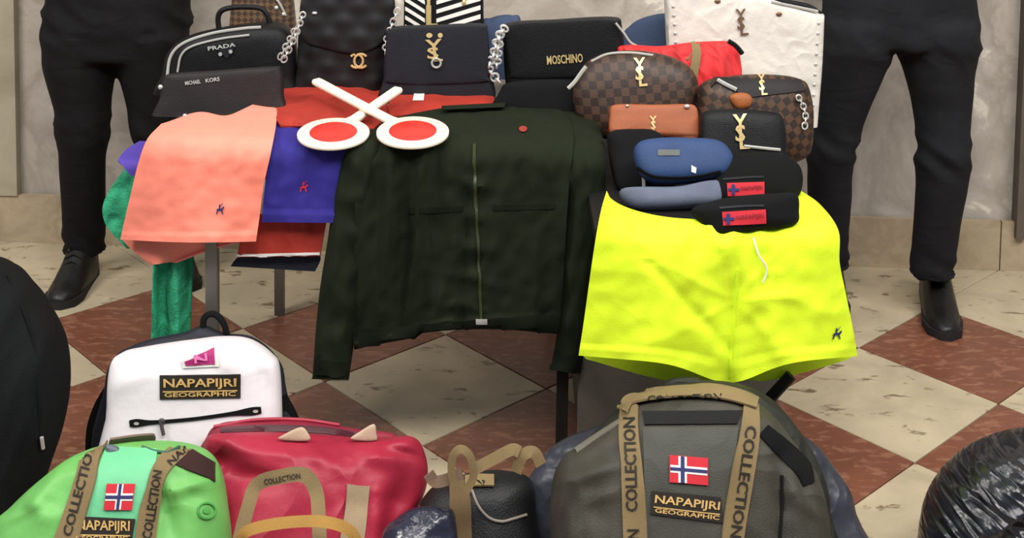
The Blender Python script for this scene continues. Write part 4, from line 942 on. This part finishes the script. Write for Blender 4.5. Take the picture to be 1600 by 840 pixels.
    ob('jacket', V, F, jcol, p)
    hz = zt+.73
    hd = [ell((bx, Y-dy, z), (rx, 0, 0), (0, ry, 0), 24) for z, rx, ry, dy in ((zt+.50, .06, .06, 0), (zt+.6, .055, .058, 0), (hz-.09, .05, .06, .02), (hz-.06, .062, .085, .02), (hz, .075, .098, .01), (hz+.06, .074, .095, 0), (hz+.10, .055, .07, -.01), (hz+.12, .02, .03, -.01))]
    ft = [ball((bx, Y-.105, hz-.01), .013, .02, .022), ball((bx-.078, Y, hz), .010, .02, .03), ball((bx+.078, Y, hz), .010, .02, .03), ball((bx, Y-.088, hz-.055), .026, .012, .008)]
    hand = []
    for s in (-1, 1):
        hand.append(ball((bx+s*.045, Y+.19, zt+.08), .05, .02, .035))
        for k in range(4): hand.append(tube([(bx+s*.01, Y+.20, zt+.10-.018*k), (bx-s*.03, Y+.212, zt+.095-.018*k), (bx-s*.055+s*.006*k, Y+.205, zt+.088-.018*k)], .009, 6))
        hand.append(tube([(bx+s*.04, Y+.20, zt+.11), (bx+s*.02, Y+.215, zt+.125), (bx-s*.005, Y+.215, zt+.13)], .010, 6))
    core = [loft([ell((bx, Y, z), (rx, 0, 0), (0, .07, 0), 20) for z, rx in ((zt-.12, .12), (zt+.1, .13), (zt+.42, .15), (zt+.52, .07))])]
    for L in legs: core.append(loft([ell((PY(a, y, Yc)+PY(b, y, Yc))/2, (.035, 0, 0), (0, .035, 0), 14) for y, a, b, Yc in L]))
    for s in (-1, 1): core.append(tube([(bx+s*.17, Y, zt+.49), (bx+s*.235, Y+.03, zt+.36), (bx+s*.265, Y+.06, zt+.22), (bx+s*.235, Y+.13, zt+.12), (bx+s*.06, Y+.18, zt+.085)], .026, 10, 20))
    V, F, Nn = remesh(*join(loft(hd), *ft, *hand, *core), .009, 2)
    bd = ob('body', V, F, m_skin, p)
    for s in (-1, 1): ob('eye', *ball((bx+s*.03, Y-.092, hz+.012), .012, .008, .008, 10, 8), M('eye', (60, 45, 38), .2), bd)
    ob('hair', *loft([ell((bx, Y+.012, z), (rx, 0, 0), (0, ry, 0), 24) for z, rx, ry in ((hz+.045, .079, .092), (hz+.07, .08, .094), (hz+.11, .064, .078), (hz+.135, .03, .04), (hz+.14, .005, .005))]), m_hair, p)
    return p
mt1 = M('black_trouser_cloth', (16, 15, 16), .8, spec=.2, bump=.35, bs=600, var=.15, crum=.005, cs=9, cst=(1, 1, 2.4))
mt2 = M('charcoal_trouser_cloth', (27, 27, 30), .85, spec=.2, bump=.35, bs=600, var=.15, crum=.005, cs=9, cst=(1, 1, 2.4))
mj = M('dark_jacket_cloth', (28, 29, 34), .8, bump=.3, bs=500)
person('person in black trousers and shoes standing behind the left end of the table',
       [[(50, 68, 186, 3.74), (100, 68, 182, 3.74), (150, 82, 174, 3.73), (200, 93, 169, 3.73), (240, 93, 166, 3.73), (300, 96, 165, 3.74), (350, 100, 163, 3.76), (392, 101, 163, 3.78)],
        [(50, 178, 296, 3.74), (100, 182, 286, 3.74), (150, 196, 282, 3.74), (200, 209, 280, 3.74), (260, 218, 284, 3.76), (330, 232, 296, 3.78), (396, 244, 304, 3.80)]],
       [(-40, 78, 296), (0, 71, 299), (30, 67, 298), (60, 66, 295), (85, 68, 290)], 3.74, mt1, mj,
       [(PZ(138, 425, 0), PZ(88, 484, 0)), (PZ(272, 420, 0), PZ(292, 458, 0))], 1)
person('person in charcoal trousers and black shoes standing behind the right side of the goods',
       [[(30, 1282, 1408, 3.62), (70, 1280, 1402, 3.62), (100, 1277, 1386, 3.62), (150, 1273, 1366, 3.62), (200, 1268, 1344, 3.62), (230, 1263, 1334, 3.62), (300, 1262, 1331, 3.64), (360, 1264, 1326, 3.66), (415, 1266, 1324, 3.68)],
        [(30, 1396, 1527, 3.62), (70, 1402, 1526, 3.62), (110, 1411, 1521, 3.62), (160, 1425, 1518, 3.62), (210, 1434, 1514, 3.60), (235, 1434, 1515, 3.58), (300, 1432, 1509, 3.58), (360, 1428, 1499, 3.59), (400, 1423, 1492, 3.60), (428, 1424, 1489, 3.60)]],
       [(-40, 1296, 1518), (0, 1285, 1526), (25, 1283, 1528), (50, 1281, 1528), (66, 1281, 1526)], 3.62, mt2, mj,
       [(PZ(1456, 452, 0), PZ(1478, 532, 0)), (PZ(1292, 445, 0), PZ(1300, 500, 0))], 2)
